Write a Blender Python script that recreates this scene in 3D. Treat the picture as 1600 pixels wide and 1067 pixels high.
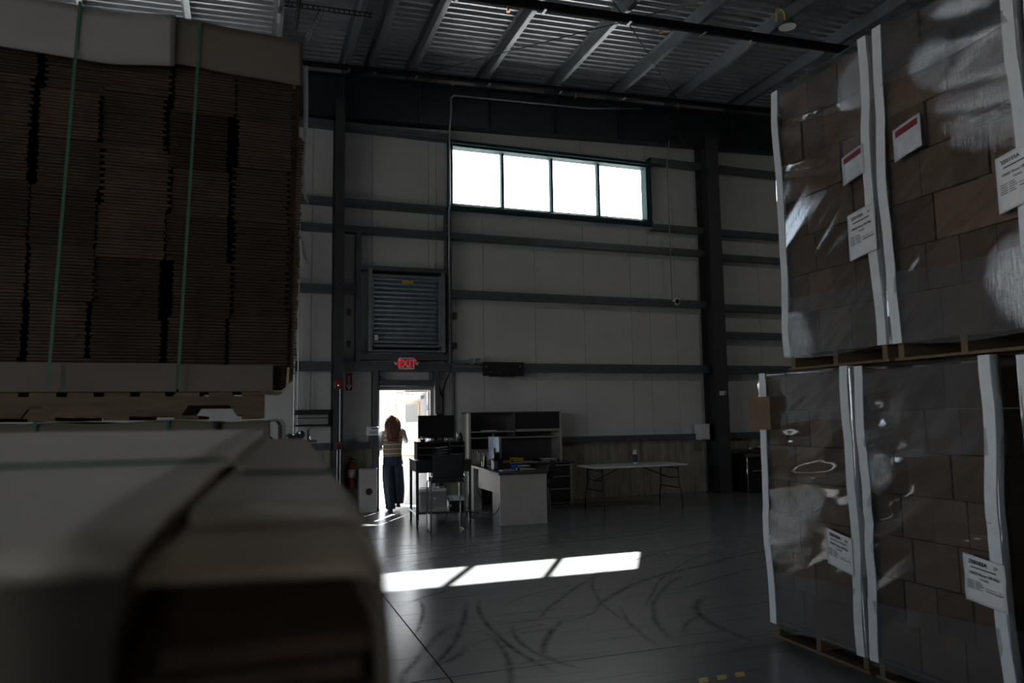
import bpy, math, random
from mathutils import Vector, Matrix
random.seed(7)
S = bpy.context.scene
for o in list(bpy.data.objects): bpy.data.objects.remove(o)
COL = S.collection
PI = math.pi

# ------------------------------------------------------------------ camera, world, sun, exposure
H = 1.6116
yaw, pit, rol, FPX = 0.344848761, 0.100408151, -0.0152963162, 1166.24245
fw = Vector((math.sin(yaw)*math.cos(pit), math.cos(yaw)*math.cos(pit), math.sin(pit)))
r0 = Vector((math.cos(yaw), -math.sin(yaw), 0)); u0 = r0.cross(fw)
rt = r0*math.cos(rol)+u0*math.sin(rol); up = -r0*math.sin(rol)+u0*math.cos(rol)
cd = bpy.data.cameras.new('camera'); cam = bpy.data.objects.new('camera', cd); COL.objects.link(cam)
M = Matrix((rt, up, -fw)).transposed().to_4x4(); M.translation = (0, 0, H)
cam.matrix_world = M
cd.sensor_width = 36; cd.lens = 36*FPX/1600; cd.clip_start = .02; cd.clip_end = 500
cd.dof.use_dof = True; cd.dof.focus_distance = 12.5; cd.dof.aperture_fstop = 3.0
S.camera = cam
S.view_settings.view_transform = 'Standard'; S.view_settings.look = 'None'
S.view_settings.gamma = 1; S.view_settings.use_curve_mapping = False
S.view_settings.exposure = 0.0
S.cycles.max_bounces = 12; S.cycles.diffuse_bounces = 6; S.cycles.glossy_bounces = 5
S.cycles.transparent_max_bounces = 24; S.cycles.transmission_bounces = 6
S.cycles.caustics_reflective = False; S.cycles.caustics_refractive = False
S.cycles.sample_clamp_indirect = 4.0
S.cycles.use_denoising = True

SUN_E, SKY_S, LAMP_W = 55.0, 0.85, 50.0
SUND = Vector((-.578, -.945, -1.0)).normalized()
W = bpy.data.worlds.new('sky'); S.world = W; W.use_nodes = True
wn = W.node_tree.nodes; wl = W.node_tree.links
sky = wn.new('ShaderNodeTexSky'); sky.sky_type = 'NISHITA'; sky.sun_disc = False
sky.sun_elevation = math.asin(-SUND.z); sky.sun_rotation = math.atan2(-SUND.x, -SUND.y)
sky.air_density = 1.0; sky.dust_density = 1.5
hz = wn.new('ShaderNodeHueSaturation'); hz.inputs['Saturation'].default_value = .45   # hazy pale sky
wl.new(sky.outputs[0], hz.inputs['Color'])
bg = wn['Background']; wl.new(hz.outputs[0], bg.inputs[0]); bg.inputs[1].default_value = SKY_S
sd = bpy.data.lights.new('sun', 'SUN'); sd.energy = SUN_E; sd.angle = math.radians(.53); sd.color = (1, .96, .9)
sun = bpy.data.objects.new('sun', sd); COL.objects.link(sun)
sun.rotation_euler = SUND.to_track_quat('-Z', 'Y').to_euler(); sun.location = (20, 40, 40)
def portal(x, y, z, w, h, into=(0, -1, 0)):
    l = bpy.data.lights.new('daylight_portal', 'AREA'); l.shape = 'RECTANGLE'; l.size = w; l.size_y = h
    l.cycles.is_portal = True
    o = bpy.data.objects.new('daylight_portal', l); COL.objects.link(o); o.location = (x, y, z)
    o.rotation_euler = Vector(into).to_track_quat('-Z', 'Y').to_euler()
for wx in (5.745, -2.015): portal(wx, 13.75, 6.22, 4.3, 1.3)
portal(2.75, 13.75, 1.08, 1.0, 2.12)
DOCKS = [(-5.6, -2.0), (-1.1, 2.5), (3.4, 7.0)]     # unseen dock openings, added in the left wall to light the loads
DOCK_H = 4.4
for a, b in DOCKS: portal(-10.25, (a+b)/2, DOCK_H/2, b-a, DOCK_H, (1, 0, 0))

# ------------------------------------------------------------------ helpers
ORG = {}
def org(o): return ORG.get(o.name, Vector((0, 0, 0)))
class MB:
    def __init__(s): s.v = []; s.f = []
    def box(s, x0, x1, y0, y1, z0, z1):
        n = len(s.v)
        s.v += [(x0,y0,z0),(x1,y0,z0),(x1,y1,z0),(x0,y1,z0),(x0,y0,z1),(x1,y0,z1),(x1,y1,z1),(x0,y1,z1)]
        s.f += [tuple(n+i for i in q) for q in ((0,3,2,1),(4,5,6,7),(0,1,5,4),(1,2,6,5),(2,3,7,6),(3,0,4,7))]
        return s
    def obox(s, c, size, mat):
        n = len(s.v); c = Vector(c)
        hx, hy, hz = [a/2 for a in size]
        for p in ((-hx,-hy,-hz),(hx,-hy,-hz),(hx,hy,-hz),(-hx,hy,-hz),(-hx,-hy,hz),(hx,-hy,hz),(hx,hy,hz),(-hx,hy,hz)):
            s.v.append(tuple(c+mat@Vector(p)))
        s.f += [tuple(n+i for i in q) for q in ((0,3,2,1),(4,5,6,7),(0,1,5,4),(1,2,6,5),(2,3,7,6),(3,0,4,7))]
        return s
    def tube(s, pts, r, n=8, caps=True):
        pts = [Vector(p) for p in pts]; rs = r if isinstance(r, (list, tuple)) else [r]*len(pts)
        base = len(s.v); t0 = (pts[1]-pts[0]).normalized()
        a = Vector((0, 0, 1)) if abs(t0.z) < .9 else Vector((1, 0, 0))
        nrm = t0.cross(a).normalized()
        for i, p in enumerate(pts):
            if i == 0: t = t0
            elif i == len(pts)-1: t = (pts[i]-pts[i-1]).normalized()
            else: t = ((pts[i+1]-pts[i]).normalized()+(pts[i]-pts[i-1]).normalized()).normalized()
            nrm = (nrm-t*nrm.dot(t)).normalized(); b = t.cross(nrm)
            for k in range(n):
                an = 2*PI*k/n; s.v.append(tuple(p+(nrm*math.cos(an)+b*math.sin(an))*rs[i]))
        for i in range(len(pts)-1):
            for k in range(n):
                k2 = (k+1) % n; q = base+i*n; s.f.append((q+k, q+k2, q+n+k2, q+n+k))
        if caps:
            s.f.append(tuple(base+k for k in reversed(range(n))))
            s.f.append(tuple(base+(len(pts)-1)*n+k for k in range(n)))
        return s
    def lathe(s, c, prof, n=20, axis='z'):
        base = len(s.v); c = Vector(c)
        for r, h in prof:
            for k in range(n):
                a = 2*PI*k/n; p = (r*math.cos(a), r*math.sin(a), h)
                if axis == 'y': p = (p[0], p[2], p[1])
                if axis == 'x': p = (p[2], p[0], p[1])
                s.v.append(tuple(c+Vector(p)))
        for i in range(len(prof)-1):
            for k in range(n):
                k2 = (k+1) % n; q = base+i*n; s.f.append((q+k, q+k2, q+n+k2, q+n+k))
        s.f.append(tuple(base+k for k in reversed(range(n))))
        s.f.append(tuple(base+(len(prof)-1)*n+k for k in range(n)))
        return s
    def loft(s, rings, n=18, caps=True):
        base = len(s.v)
        for (cx, cy, z, rx, ry) in rings:
            for k in range(n):
                a = 2*PI*k/n; s.v.append((cx+rx*math.cos(a), cy+ry*math.sin(a), z))
        for i in range(len(rings)-1):
            for k in range(n):
                k2 = (k+1) % n; q = base+i*n; s.f.append((q+k, q+k2, q+n+k2, q+n+k))
        if caps:
            s.f.append(tuple(base+k for k in reversed(range(n))))
            s.f.append(tuple(base+(len(rings)-1)*n+k for k in range(n)))
        return s
    def prism(s, poly, axis, a0, a1):
        n = len(poly); b = len(s.v)
        for a in (a0, a1):
            for (p, q) in poly:
                s.v.append({'x': (a, p, q), 'y': (p, a, q), 'z': (p, q, a)}[axis])
        s.f.append(tuple(b+i for i in range(n))); s.f.append(tuple(b+n+i for i in reversed(range(n))))
        for i in range(n):
            j = (i+1) % n; s.f.append((b+i, b+n+i, b+n+j, b+j))
        return s
    def grid(s, fn, nu, nv, thick=None):
        b = len(s.v)
        for i in range(nu+1):
            for j in range(nv+1): s.v.append(tuple(fn(i/nu, j/nv)))
        for i in range(nu):
            for j in range(nv):
                q = b+i*(nv+1)+j; s.f.append((q, q+1, q+nv+2, q+nv+1))
        return s
def mesh_of(name, mb, mat, off=(0,0,0), smooth=False):
    me = bpy.data.meshes.new(name); off = Vector(off)
    me.from_pydata([tuple(Vector(v)-off) for v in mb.v], [], mb.f); me.validate(); me.update()
    import bmesh
    bm = bmesh.new(); bm.from_mesh(me); bmesh.ops.recalc_face_normals(bm, faces=bm.faces); bm.to_mesh(me); bm.free()
    if mat: me.materials.append(mat)
    if smooth:
        for p in me.polygons: p.use_smooth = True
    return me
def build(name, mb, mat, parent=None, smooth=False, bevel=0, at=None, solid=0, kind=None, subsurf=0, label=None):
    o0 = org(parent) if parent else Vector(at if at else (0, 0, 0))
    me = mesh_of(name, mb, mat, o0, smooth)
    o = bpy.data.objects.new(name, me); COL.objects.link(o)
    if parent: o.parent = parent
    else: o.location = o0
    ORG[o.name] = o0
    if solid:
        m = o.modifiers.new('solid', 'SOLIDIFY'); m.thickness = solid; m.offset = 0
    if bevel:
        m = o.modifiers.new('bevel', 'BEVEL'); m.width = bevel; m.segments = 2; m.limit_method = 'ANGLE'
    if subsurf:
        m = o.modifiers.new('sub', 'SUBSURF'); m.levels = subsurf; m.render_levels = subsurf
    if kind: o['kind'] = kind
    if label: o['label'] = label
    return o
def tag(o, label, cat, group=None):
    o['label'] = label; o['category'] = cat
    if group: o['group'] = group
    return o
def thing(name, label, cat, loc=(0,0,0), rz=0, group=None, local=False):
    o = bpy.data.objects.new(name, None); COL.objects.link(o); o.location = loc; o.rotation_euler = (0, 0, rz)
    o.empty_display_size = .1
    ORG[o.name] = Vector((0, 0, 0)) if local else Vector(loc)
    return tag(o, label, cat, group)
def inst(name, me, parent, loc, rz=0):
    o = bpy.data.objects.new(name, me); COL.objects.link(o); o.parent = parent
    o.location = Vector(loc)-org(parent); o.rotation_euler = (0, 0, rz); ORG[o.name] = org(parent)
    return o
def struct(name, mb, mat, **k):
    o = build(name, mb, mat, **k); o['kind'] = 'structure'; return o
def text(name, body, size, mat, parent, loc, rot, align='LEFT', ext=.0004, bold=0):
    c = bpy.data.curves.new(name, 'FONT'); c.body = body; c.size = size; c.align_x = align; c.extrude = ext; c.offset = bold
    c.materials.append(mat)
    tmp = bpy.data.objects.new('tmp', c); COL.objects.link(tmp)
    me = bpy.data.meshes.new_from_object(tmp.evaluated_get(bpy.context.evaluated_depsgraph_get()))
    bpy.data.objects.remove(tmp); me.name = name
    o = bpy.data.objects.new(name, me); COL.objects.link(o); o.parent = parent
    o.location = Vector(loc)-org(parent); o.rotation_euler = rot; ORG[o.name] = org(parent)
    return o
def minus(x0, x1, z0, z1, ops):
    xs = sorted({x0, x1, *[min(max(v, x0), x1) for q in ops for v in q[:2]]})
    zs = sorted({z0, z1, *[min(max(v, z0), z1) for q in ops for v in q[2:]]})
    out = []
    for i in range(len(xs)-1):
        run = None
        for j in range(len(zs)-1):
            cx, cz = (xs[i]+xs[i+1])/2, (zs[j]+zs[j+1])/2
            if any(q[0] < cx < q[1] and q[2] < cz < q[3] for q in ops):
                if run: out.append((xs[i], xs[i+1], *run)); run = None
            else: run = (run[0] if run else zs[j], zs[j+1])
        if run: out.append((xs[i], xs[i+1], *run))
    return out

# ------------------------------------------------------------------ materials
class NT:
    def __init__(s, name):
        s.m = bpy.data.materials.new(name); s.m.use_nodes = True; s.t = s.m.node_tree
        s.n = s.t.nodes; s.l = s.t.links; s.b = s.n['Principled BSDF']; s.out = s.n['Material Output']
    def new(s, t, **k):
        n = s.n.new(t)
        for a, v in k.items(): setattr(n, a, v)
        return n
    def put(s, sock, v):
        if isinstance(v, bpy.types.NodeSocket): s.l.new(v, sock)
        else: sock.default_value = v
    def math(s, op, a, b=0.0, c=0.0, clamp=False):
        n = s.new('ShaderNodeMath', operation=op, use_clamp=clamp)
        for i, v in enumerate((a, b, c)): s.put(n.inputs[i], v)
        return n.outputs[0]
    def vmath(s, op, a, b=(0,0,0)):
        n = s.new('ShaderNodeVectorMath', operation=op); s.put(n.inputs[0], a); s.put(n.inputs[1], b)
        return n
    def co(s, which='Object', scale=None):
        c = s.new('ShaderNodeTexCoord').outputs[which] if which != 'World' else s.new('ShaderNodeNewGeometry').outputs['Position']
        if scale:
            m = s.new('ShaderNodeMapping'); m.inputs['Scale'].default_value = scale; s.l.new(c, m.inputs[0]); c = m.outputs[0]
        return c
    def noise(s, vec, scale, detail=4, rough=.55, dist=0):
        n = s.new('ShaderNodeTexNoise'); s.l.new(vec, n.inputs['Vector']); n.inputs['Scale'].default_value = scale
        n.inputs['Detail'].default_value = detail; n.inputs['Roughness'].default_value = rough; n.inputs['Distortion'].default_value = dist
        return n.outputs['Fac']
    def ramp(s, fac, stops):
        r = s.new('ShaderNodeValToRGB'); s.put(r.inputs[0], fac); e = r.color_ramp.elements
        while len(e) < len(stops): e.new(.5)
        for q, (p, c) in zip(e, stops): q.position = p; q.color = (*c, 1) if len(c) == 3 else c
        return r.outputs[0]
    def mix(s, fac, a, b, mode='MIX'):
        n = s.new('ShaderNodeMix', data_type='RGBA', blend_type=mode); s.put(n.inputs[0], fac)
        for i, v in ((6, a), (7, b)):
            s.put(n.inputs[i], v if isinstance(v, bpy.types.NodeSocket) else (*v, 1))
        return n.outputs[2]
    def bump(s, h, strength=.3, dist=.01):
        n = s.new('ShaderNodeBump'); n.inputs['Strength'].default_value = strength; n.inputs['Distance'].default_value = dist
        s.l.new(h, n.inputs['Height']); s.l.new(n.outputs[0], s.b.inputs['Normal']); return n.outputs[0]
    def schlick(s, f0, normal=None):
        g = s.new('ShaderNodeNewGeometry'); d = s.new('ShaderNodeVectorMath', operation='DOT_PRODUCT')
        s.l.new(g.outputs['Incoming'], d.inputs[0]); s.l.new(normal if normal else g.outputs['Normal'], d.inputs[1])
        c = s.math('SUBTRACT', 1.0, s.math('ABSOLUTE', d.outputs['Value']), clamp=True)
        return s.math('MULTIPLY_ADD', s.math('POWER', c, 5.0), 1-f0, f0)
    def col(s, v): s.put(s.b.inputs['Base Color'], v if isinstance(v, bpy.types.NodeSocket) else (*v, 1))
def mat(name, col, rough=.5, metal=0., var=.12, vs=8., bumpk=0., spec=.5):
    t = NT(name); n = t.noise(t.co('Object'), vs, 5)
    lo = [max(0, c*(1-var)) for c in col]; hi = [min(1, c*(1+var)) for c in col]
    t.col(t.ramp(n, [(.3, lo), (.7, hi)])); t.b.inputs['Roughness'].default_value = rough; t.b.inputs['Metallic'].default_value = metal
    t.b.inputs['Specular IOR Level'].default_value = spec
    if bumpk: t.bump(t.noise(t.co('Object'), vs*6, 4), bumpk, .004)
    return t.m
def emit(name, col, st):
    t = NT(name); t.col(col); t.b.inputs['Emission Color'].default_value = (*col, 1); t.b.inputs['Emission Strength'].default_value = st
    return t.m

m_liner = NT('liner_panel_paint')
_w = m_liner.new('ShaderNodeTexWave', wave_type='BANDS', bands_direction='X'); m_liner.l.new(m_liner.co('World'), _w.inputs['Vector'])
_w.inputs['Scale'].default_value = 12.; m_liner.col(m_liner.ramp(m_liner.noise(m_liner.co('World'), 1.5), [(.3, (.455,.455,.45)), (.7, (.51,.51,.505))]))
m_liner.b.inputs['Roughness'].default_value = .45; m_liner.bump(_w.outputs['Fac'], .10, .004); m_liner = m_liner.m
m_steel = mat('grey_primer_steel', (.085,.093,.105), .42, .25, .15, 5)
m_col = mat('dark_column_paint', (.034,.035,.039), .5, 0, .2, 4)
m_rafter = mat('blue_grey_rafter_paint', (.017,.021,.026), .45, .1, .2, 3)
m_purlin = mat('galvanised_purlin', (.105,.12,.14), .36, .35, .18, 4)
m_deck = mat('galvalume_roof_deck', (.37,.385,.405), .36, .65, .14, 2.5)
m_pipe = mat('black_sprinkler_pipe', (.010,.009,.009), .8, 0, .3, 6, 0, .12)
m_teal = mat('teal_window_frame', (.010,.038,.043), .65, 0, .2, 6, 0, .25)
m_black = mat('black_plastic', (.008,.008,.010), .42, 0, .2, 12)
m_blackg = mat('black_gloss', (.006,.006,.009), .15, 0, .2, 12)
m_blackm = mat('black_matte_fabric', (.010,.010,.012), .85, 0, .3, 60, .2)
m_dark = mat('dark_brown_laminate', (.035,.028,.024), .35, 0, .25, 14)
m_white = mat('white_plastic', (.62,.62,.62), .4, 0, .04, 8)
m_grey = mat('grey_laminate', (.33,.32,.30), .5, 0, .06, 8)
m_greyp = mat('grey_plastic', (.22,.22,.22), .45, 0, .08, 8)
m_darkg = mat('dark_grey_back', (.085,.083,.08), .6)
m_chrome = mat('chrome', (.72,.74,.76), .16, 1., .04, 8)
m_conduit = mat('galvanised_conduit', (.30,.31,.32), .35, .6, .12, 12)
m_red = mat('red_enamel', (.20,.006,.008), .35, 0, .12, 10)
m_redpale = mat('white_arrow_print', (.65,.58,.56), .5, 0, .04, 10)
m_paper = mat('white_paper', (.83,.84,.86), .65, 0, .03, 20, .05)
m_ink = mat('black_ink', (.012,.012,.014), .7, 0, .1, 10)
m_slip = mat('clear_slip_pouch', (.60,.62,.68), .22, 0, .08, 24, .3)
m_slipred = mat('dark_red_print', (.16,.012,.016), .4, 0, .2, 20)
m_wood = NT('pallet_wood')
_n = m_wood.noise(m_wood.co('Object', (2, 22, 22)), 2.2, 6, .6)
m_wood.col(m_wood.ramp(_n, [(.25, (.085,.055,.028)), (.75, (.19,.13,.075))])); m_wood.b.inputs['Roughness'].default_value = .75
m_wood.bump(_n, .25, .004); m_wood = m_wood.m
def card(name, lo, hi, ov=.2, sc=3.):
    t = NT(name); n = t.noise(t.co('Object'), sc, 6, .6)
    n2 = t.noise(t.co('Object', (1, 1, 14)), 6, 3)
    f = t.math('ADD', t.math('MULTIPLY', n, .7), t.math('MULTIPLY', n2, .3))
    c = t.ramp(f, [(.3, lo), (.7, hi)])
    k = t.math('MULTIPLY_ADD', t.new('ShaderNodeObjectInfo').outputs['Random'], 2*ov, 1-ov)
    v = t.new('ShaderNodeVectorMath', operation='SCALE'); t.l.new(c, v.inputs[0]); t.l.new(k, v.inputs['Scale'])
    t.col(v.outputs[0]); t.b.inputs['Roughness'].default_value = .8; t.b.inputs['Specular IOR Level'].default_value = .2
    t.bump(n2, .15, .003); return t.m
m_card = card('carton_cardboard', (.115,.076,.05), (.18,.122,.08), .36)
m_edge = card('corrugated_edge', (.05,.031,.022), (.10,.065,.045), .42, 9)
m_edgem = card('mid_corrugated_edge', (.12,.08,.055), (.24,.165,.115), .2, 20)
m_edgel = card('light_corrugated_edge', (.16,.11,.08), (.34,.25,.19), .15, 60)
m_cap = card('kraft_cover', (.17,.14,.115), (.21,.175,.145), .03, 2)
m_capl = card('white_kraft_cover', (.38,.365,.345), (.44,.42,.40), .03, 2)
m_capw = card('bright_white_cover', (.76,.69,.60), (.83,.76,.67), .03, 2)
m_capf = card('pale_kraft_cover', (.70,.62,.53), (.77,.69,.59), .03, 2)
m_tan = card('tan_kraft_flap', (.66,.53,.37), (.74,.60,.43), .03, 2)
m_strap = mat('green_strap', (.05,.17,.105), .35, 0, .1, 30)
m_board = mat('white_corner_board', (.76,.79,.83), .5, 0, .06, 12)
m_yellow = mat('yellow_plastic', (.62,.42,.03), .5, 0, .1, 10)
m_blue = mat('blue_plastic', (.015,.05,.28), .4, 0, .1, 10)
m_copper = mat('brass_sprinkler', (.55,.28,.14), .35, .8, .1, 20)
m_mint = mat('pale_green_carton', (.50,.62,.58), .55, 0, .05, 10)
m_lens = mat('frosted_lens', (.55,.56,.55), .35, 0, .04, 10)

def wrap_mat(name, milk, gloss):
    t = NT(name); co = t.co('World')
    tr = t.new('ShaderNodeBsdfTransparent'); tr.inputs[0].default_value = (.90,.90,.91,1)
    gl = t.new('ShaderNodeBsdfGlossy'); gl.inputs['Roughness'].default_value = .065; gl.inputs[0].default_value = (.95,.97,1,1)
    df = t.new('ShaderNodeBsdfDiffuse'); df.inputs[0].default_value = (.66,.69,.74,1)
    mp = t.new('ShaderNodeMapping'); mp.inputs['Scale'].default_value = (30, 30, 2.2); t.l.new(co, mp.inputs[0])
    streak = t.noise(mp.outputs[0], 2.4, 5, .65)
    mp2 = t.new('ShaderNodeMapping'); mp2.inputs['Scale'].default_value = (2, 2, 14); mp2.inputs['Rotation'].default_value = (.12, 0, 0); t.l.new(co, mp2.inputs[0])
    band = t.noise(mp2.outputs[0], 1.6, 5, .6, .6)
    # highlights placed by hand: patches of deeper crease bump and stronger gloss
    patch = None; rn = t.noise(co, 6, 4, .6)
    yz = t.vmath('MULTIPLY', co, (0, 1, 1)).outputs[0]
    for (py, pz, pr) in ((2.60, 3.35, .50), (2.72, 3.95, .34), (4.45, .80, .34), (4.2, 1.0, .2), (3.58, 1.25, .16), (3.55, 3.72, .22), (2.55, 2.25, .30), (4.25, 2.1, .25), (3.0, 3.6, .2), (1.9, 3.2, .5)):
        d = t.vmath('DISTANCE', yz, (0, py, pz)).outputs['Value']
        v = t.math('SUBTRACT', 1.0, t.math('DIVIDE', d, pr), clamp=True)
        patch = v if patch is None else t.math('MAXIMUM', patch, v)
    patch = t.math('MULTIPLY_ADD', t.math('MULTIPLY', patch, t.math('ADD', rn, .25)), 3.2, -.15, clamp=True)
    h = t.math('MULTIPLY', t.math('ADD', t.math('MULTIPLY', streak, 1.2), t.math('MULTIPLY', band, .7)), t.math('MULTIPLY_ADD', patch, .95, .05))
    bp = t.new('ShaderNodeBump'); bp.inputs['Strength'].default_value = .7; bp.inputs['Distance'].default_value = .008
    t.l.new(h, bp.inputs['Height']); t.l.new(bp.outputs[0], gl.inputs['Normal'])
    fr = t.schlick(.05, bp.outputs[0])
    m1 = t.new('ShaderNodeMixShader'); big = t.noise(co, 2.3, 4, .6)
    mk = t.math('MULTIPLY', t.math('MULTIPLY_ADD', t.math('ADD', streak, big), 1.0, -.45, clamp=True), milk*1.7)
    t.l.new(mk, m1.inputs[0]); t.l.new(tr.outputs[0], m1.inputs[1]); t.l.new(df.outputs[0], m1.inputs[2])
    m2 = t.new('ShaderNodeMixShader')
    g = t.math('MULTIPLY', t.math('ADD', fr, .03), t.math('MULTIPLY_ADD', patch, gloss*.9, gloss*.8), clamp=True)
    t.l.new(g, m2.inputs[0]); t.l.new(m1.outputs[0], m2.inputs[1]); t.l.new(gl.outputs[0], m2.inputs[2])
    t.l.new(m2.outputs[0], t.out.inputs[0]); return t.m
m_wrap = wrap_mat('stretch_film', .018, 2.4)
m_wrap2 = wrap_mat('layered_stretch_film', .075, 2.4)
def glass(name):
    t = NT(name); tr = t.new('ShaderNodeBsdfTransparent'); tr.inputs[0].default_value = (.95,.97,.97,1)
    gl = t.new('ShaderNodeBsdfGlossy'); gl.inputs['Roughness'].default_value = .02
    m = t.new('ShaderNodeMixShader'); t.l.new(t.schlick(.04), m.inputs[0]); t.l.new(tr.outputs[0], m.inputs[1]); t.l.new(gl.outputs[0], m.inputs[2])
    t.l.new(m.outputs[0], t.out.inputs[0]); return t.m
m_glass = glass('window_glass')

# concrete wall base: board marks and drip stains
t = NT('stained_concrete'); _n = t.noise(t.co('World', (5, 5, .7)), 1.6, 7, .65); _n2 = t.noise(t.co('World'), 5, 6)
t.col(t.mix(t.math('MULTIPLY', _n2, .5), t.ramp(_n, [(.30, (.10,.09,.065)), (.5, (.27,.25,.195)), (.75, (.36,.34,.275))]), (.14,.13,.11)))
t.b.inputs['Roughness'].default_value = .8; t.bump(_n2, .2, .01); m_conc = t.m

# polished floor with tyre scuffs
t = NT('polished_concrete'); P = t.co('World')
n1 = t.noise(P, .55, 6, .6, .3); n2 = t.noise(P, 6, 6, .65); n3 = t.noise(t.co('World', (.22, 5, 1)), 3.2, 5, .6)
base = t.ramp(t.math('ADD', t.math('MULTIPLY', n1, .6), t.math('MULTIPLY', n2, .4)), [(.30, (.138,.142,.150)), (.5, (.152,.156,.164)), (.72, (.172,.175,.180))])
flat = t.vmath('MULTIPLY', P, (1, 1, 0)).outputs[0]
wob = t.new('ShaderNodeTexNoise'); wob.inputs['Scale'].default_value = .9; t.l.new(flat, wob.inputs['Vector'])
wv = t.vmath('SUBTRACT', wob.outputs['Color'], (.5, .5, .5)); ws = t.vmath('MULTIPLY', wv.outputs[0], (.10, .10, 0))
flatw = t.vmath('ADD', flat, ws.outputs[0]).outputs[0]
def circ(a, b, c):
    ax, ay = a; bx, by = b; cx, cy = c
    d = 2*(ax*(by-cy)+bx*(cy-ay)+cx*(ay-by))
    ux = ((ax*ax+ay*ay)*(by-cy)+(bx*bx+by*by)*(cy-ay)+(cx*cx+cy*cy)*(ay-by))/d
    uy = ((ax*ax+ay*ay)*(cx-bx)+(bx*bx+by*by)*(ax-cx)+(cx*cx+cy*cy)*(bx-ax))/d
    return ux, uy, math.hypot(ax-ux, ay-uy)
ARCS = [((1.98,4.95),(2.13,5.26),(2.62,5.83),.045,1.),((1.83,4.87),(1.80,5.55),(2.15,6.90),.035,1.),((1.23,5.0),(1.55,5.6),(1.92,6.75),.04,.9),
        ((2.98,6.05),(3.75,6.65),(5.35,7.1),.05,.9),((3.46,4.98),(3.55,5.45),(4.05,5.95),.05,1.),((2.75,4.75),(2.86,5.3),(3.05,5.9),.03,.7),
        ((1.28,6.55),(1.6,6.85),(2.0,7.05),.04,.9),((3.45,4.5),(3.44,5.0),(3.52,5.5),.035,.8),((1.40,4.2),(1.70,4.9),(1.72,5.6),.04,.8),
        ((2.1,4.5),(1.9,5.1),(2.05,5.8),.03,.8),((1.0,8.9),(2.8,9.25),(5.2,10.4),.035,.7),((1.5,9.8),(3.6,9.3),(6.6,9.9),.03,.6),
        ((2.9,5.8),(3.3,6.9),(5.0,8.2),.03,.6),((.9,4.6),(1.15,5.2),(1.7,6.0),.05,.8),((3.0,5.1),(3.4,5.9),(4.6,6.9),.04,.7),((2.6,6.2),(4.2,7.6),(7.5,8.6),.035,.7),
        ((1.2,5.6),(1.42,6.2),(1.5,6.9),.03,.9),((1.05,4.9),(1.35,5.05),(1.6,5.5),.05,.8),((2.4,5.6),(2.7,5.72),(2.95,6.05),.03,.8),((3.1,4.9),(3.3,5.2),(3.65,5.35),.03,.9),
        ((3.9,6.2),(5.2,6.7),(6.8,7.0),.03,.8),((4.0,6.7),(5.6,7.4),(7.6,7.7),.03,.8),((2.0,8.6),(4.0,9.0),(7.0,9.2),.03,.8),((3.0,9.9),(5.0,10.2),(8.0,10.3),.03,.7),((1.3,7.9),(2.4,8.7),(4.0,9.4),.02,.6),
        ((3.4,6.0),(4.3,7.0),(6.0,8.0),.02,.8),((1.6,5.3),(1.9,5.5),(2.6,5.55),.018,.8),((2.2,6.3),(2.6,6.6),(3.4,6.7),.02,.7)]
tot = None; rag = t.noise(flat, 9, 5, .7)
for a, b, c, w, st in ARCS:
    ux, uy, r = circ(a, b, c); L = math.hypot(a[0]-c[0], a[1]-c[1])*.52
    d = t.vmath('DISTANCE', flatw, (ux, uy, 0)).outputs['Value']
    e = t.math('ABSOLUTE', t.math('SUBTRACT', d, r))
    m = t.math('SUBTRACT', 1.0, t.math('DIVIDE', e, w), clamp=True)
    dm = t.vmath('DISTANCE', flat, (*b, 0)).outputs['Value']
    lim = t.math('MULTIPLY', t.math('SUBTRACT', L, dm), 3.0, clamp=True)
    v = t.math('MULTIPLY', t.math('MULTIPLY', m, lim), st)
    tot = v if tot is None else t.math('MAXIMUM', tot, v)
sc = t.math('MULTIPLY', tot, t.math('MULTIPLY_ADD', rag, 3.0, -.75, clamp=True), clamp=True)
streakm = t.math('MULTIPLY', t.math('MULTIPLY_ADD', n3, 7.0, -3.9, clamp=True), .55)
sm = t.math('MAXIMUM', t.math('MULTIPLY', sc, 1.15, clamp=True), streakm)
t.col(base)
t.put(t.b.inputs['Roughness'], t.math('MULTIPLY_ADD', n1, .06, .21))
rub = t.new('ShaderNodeBsdfDiffuse'); rub.inputs[0].default_value = (.022, .022, .025, 1)      # tyre rubber is matt
mxs = t.new('ShaderNodeMixShader'); t.l.new(t.math('MULTIPLY', sm, .8), mxs.inputs[0]); t.l.new(t.b.outputs[0], mxs.inputs[1]); t.l.new(rub.outputs[0], mxs.inputs[2]); t.l.new(mxs.outputs[0], t.out.inputs[0])
t.bump(t.noise(P, 2, 2), .015, .01); m_floor = t.m

# ------------------------------------------------------------------ setting: floor, walls, roof
X0, X1, YF, YB = -10.0, 16.0, -7.0, 13.49
JX, JY = 1.235, 4.70
fl = struct('floor', MB().box(X0-.3, X1+.3, YF-.3, YB+.16, -.3, -.02), m_floor)
GX = [X0]+[JX+1.64*0+3.28*k for k in range(-4, 5) if X0 < JX+3.28*k < X1]+[X1]
GY = [YF]+[JY+3.66*k for k in range(-4, 3) if YF < JY+3.66*k < YB]+[YB+.15]
for i in range(len(GX)-1):
    for j in range(len(GY)-1):
        g = .006
        build('floor_slab', MB().box(GX[i]+g, GX[i+1]-g, GY[j]+g, GY[j+1]-g, -.05, 0), m_floor, fl)

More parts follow.
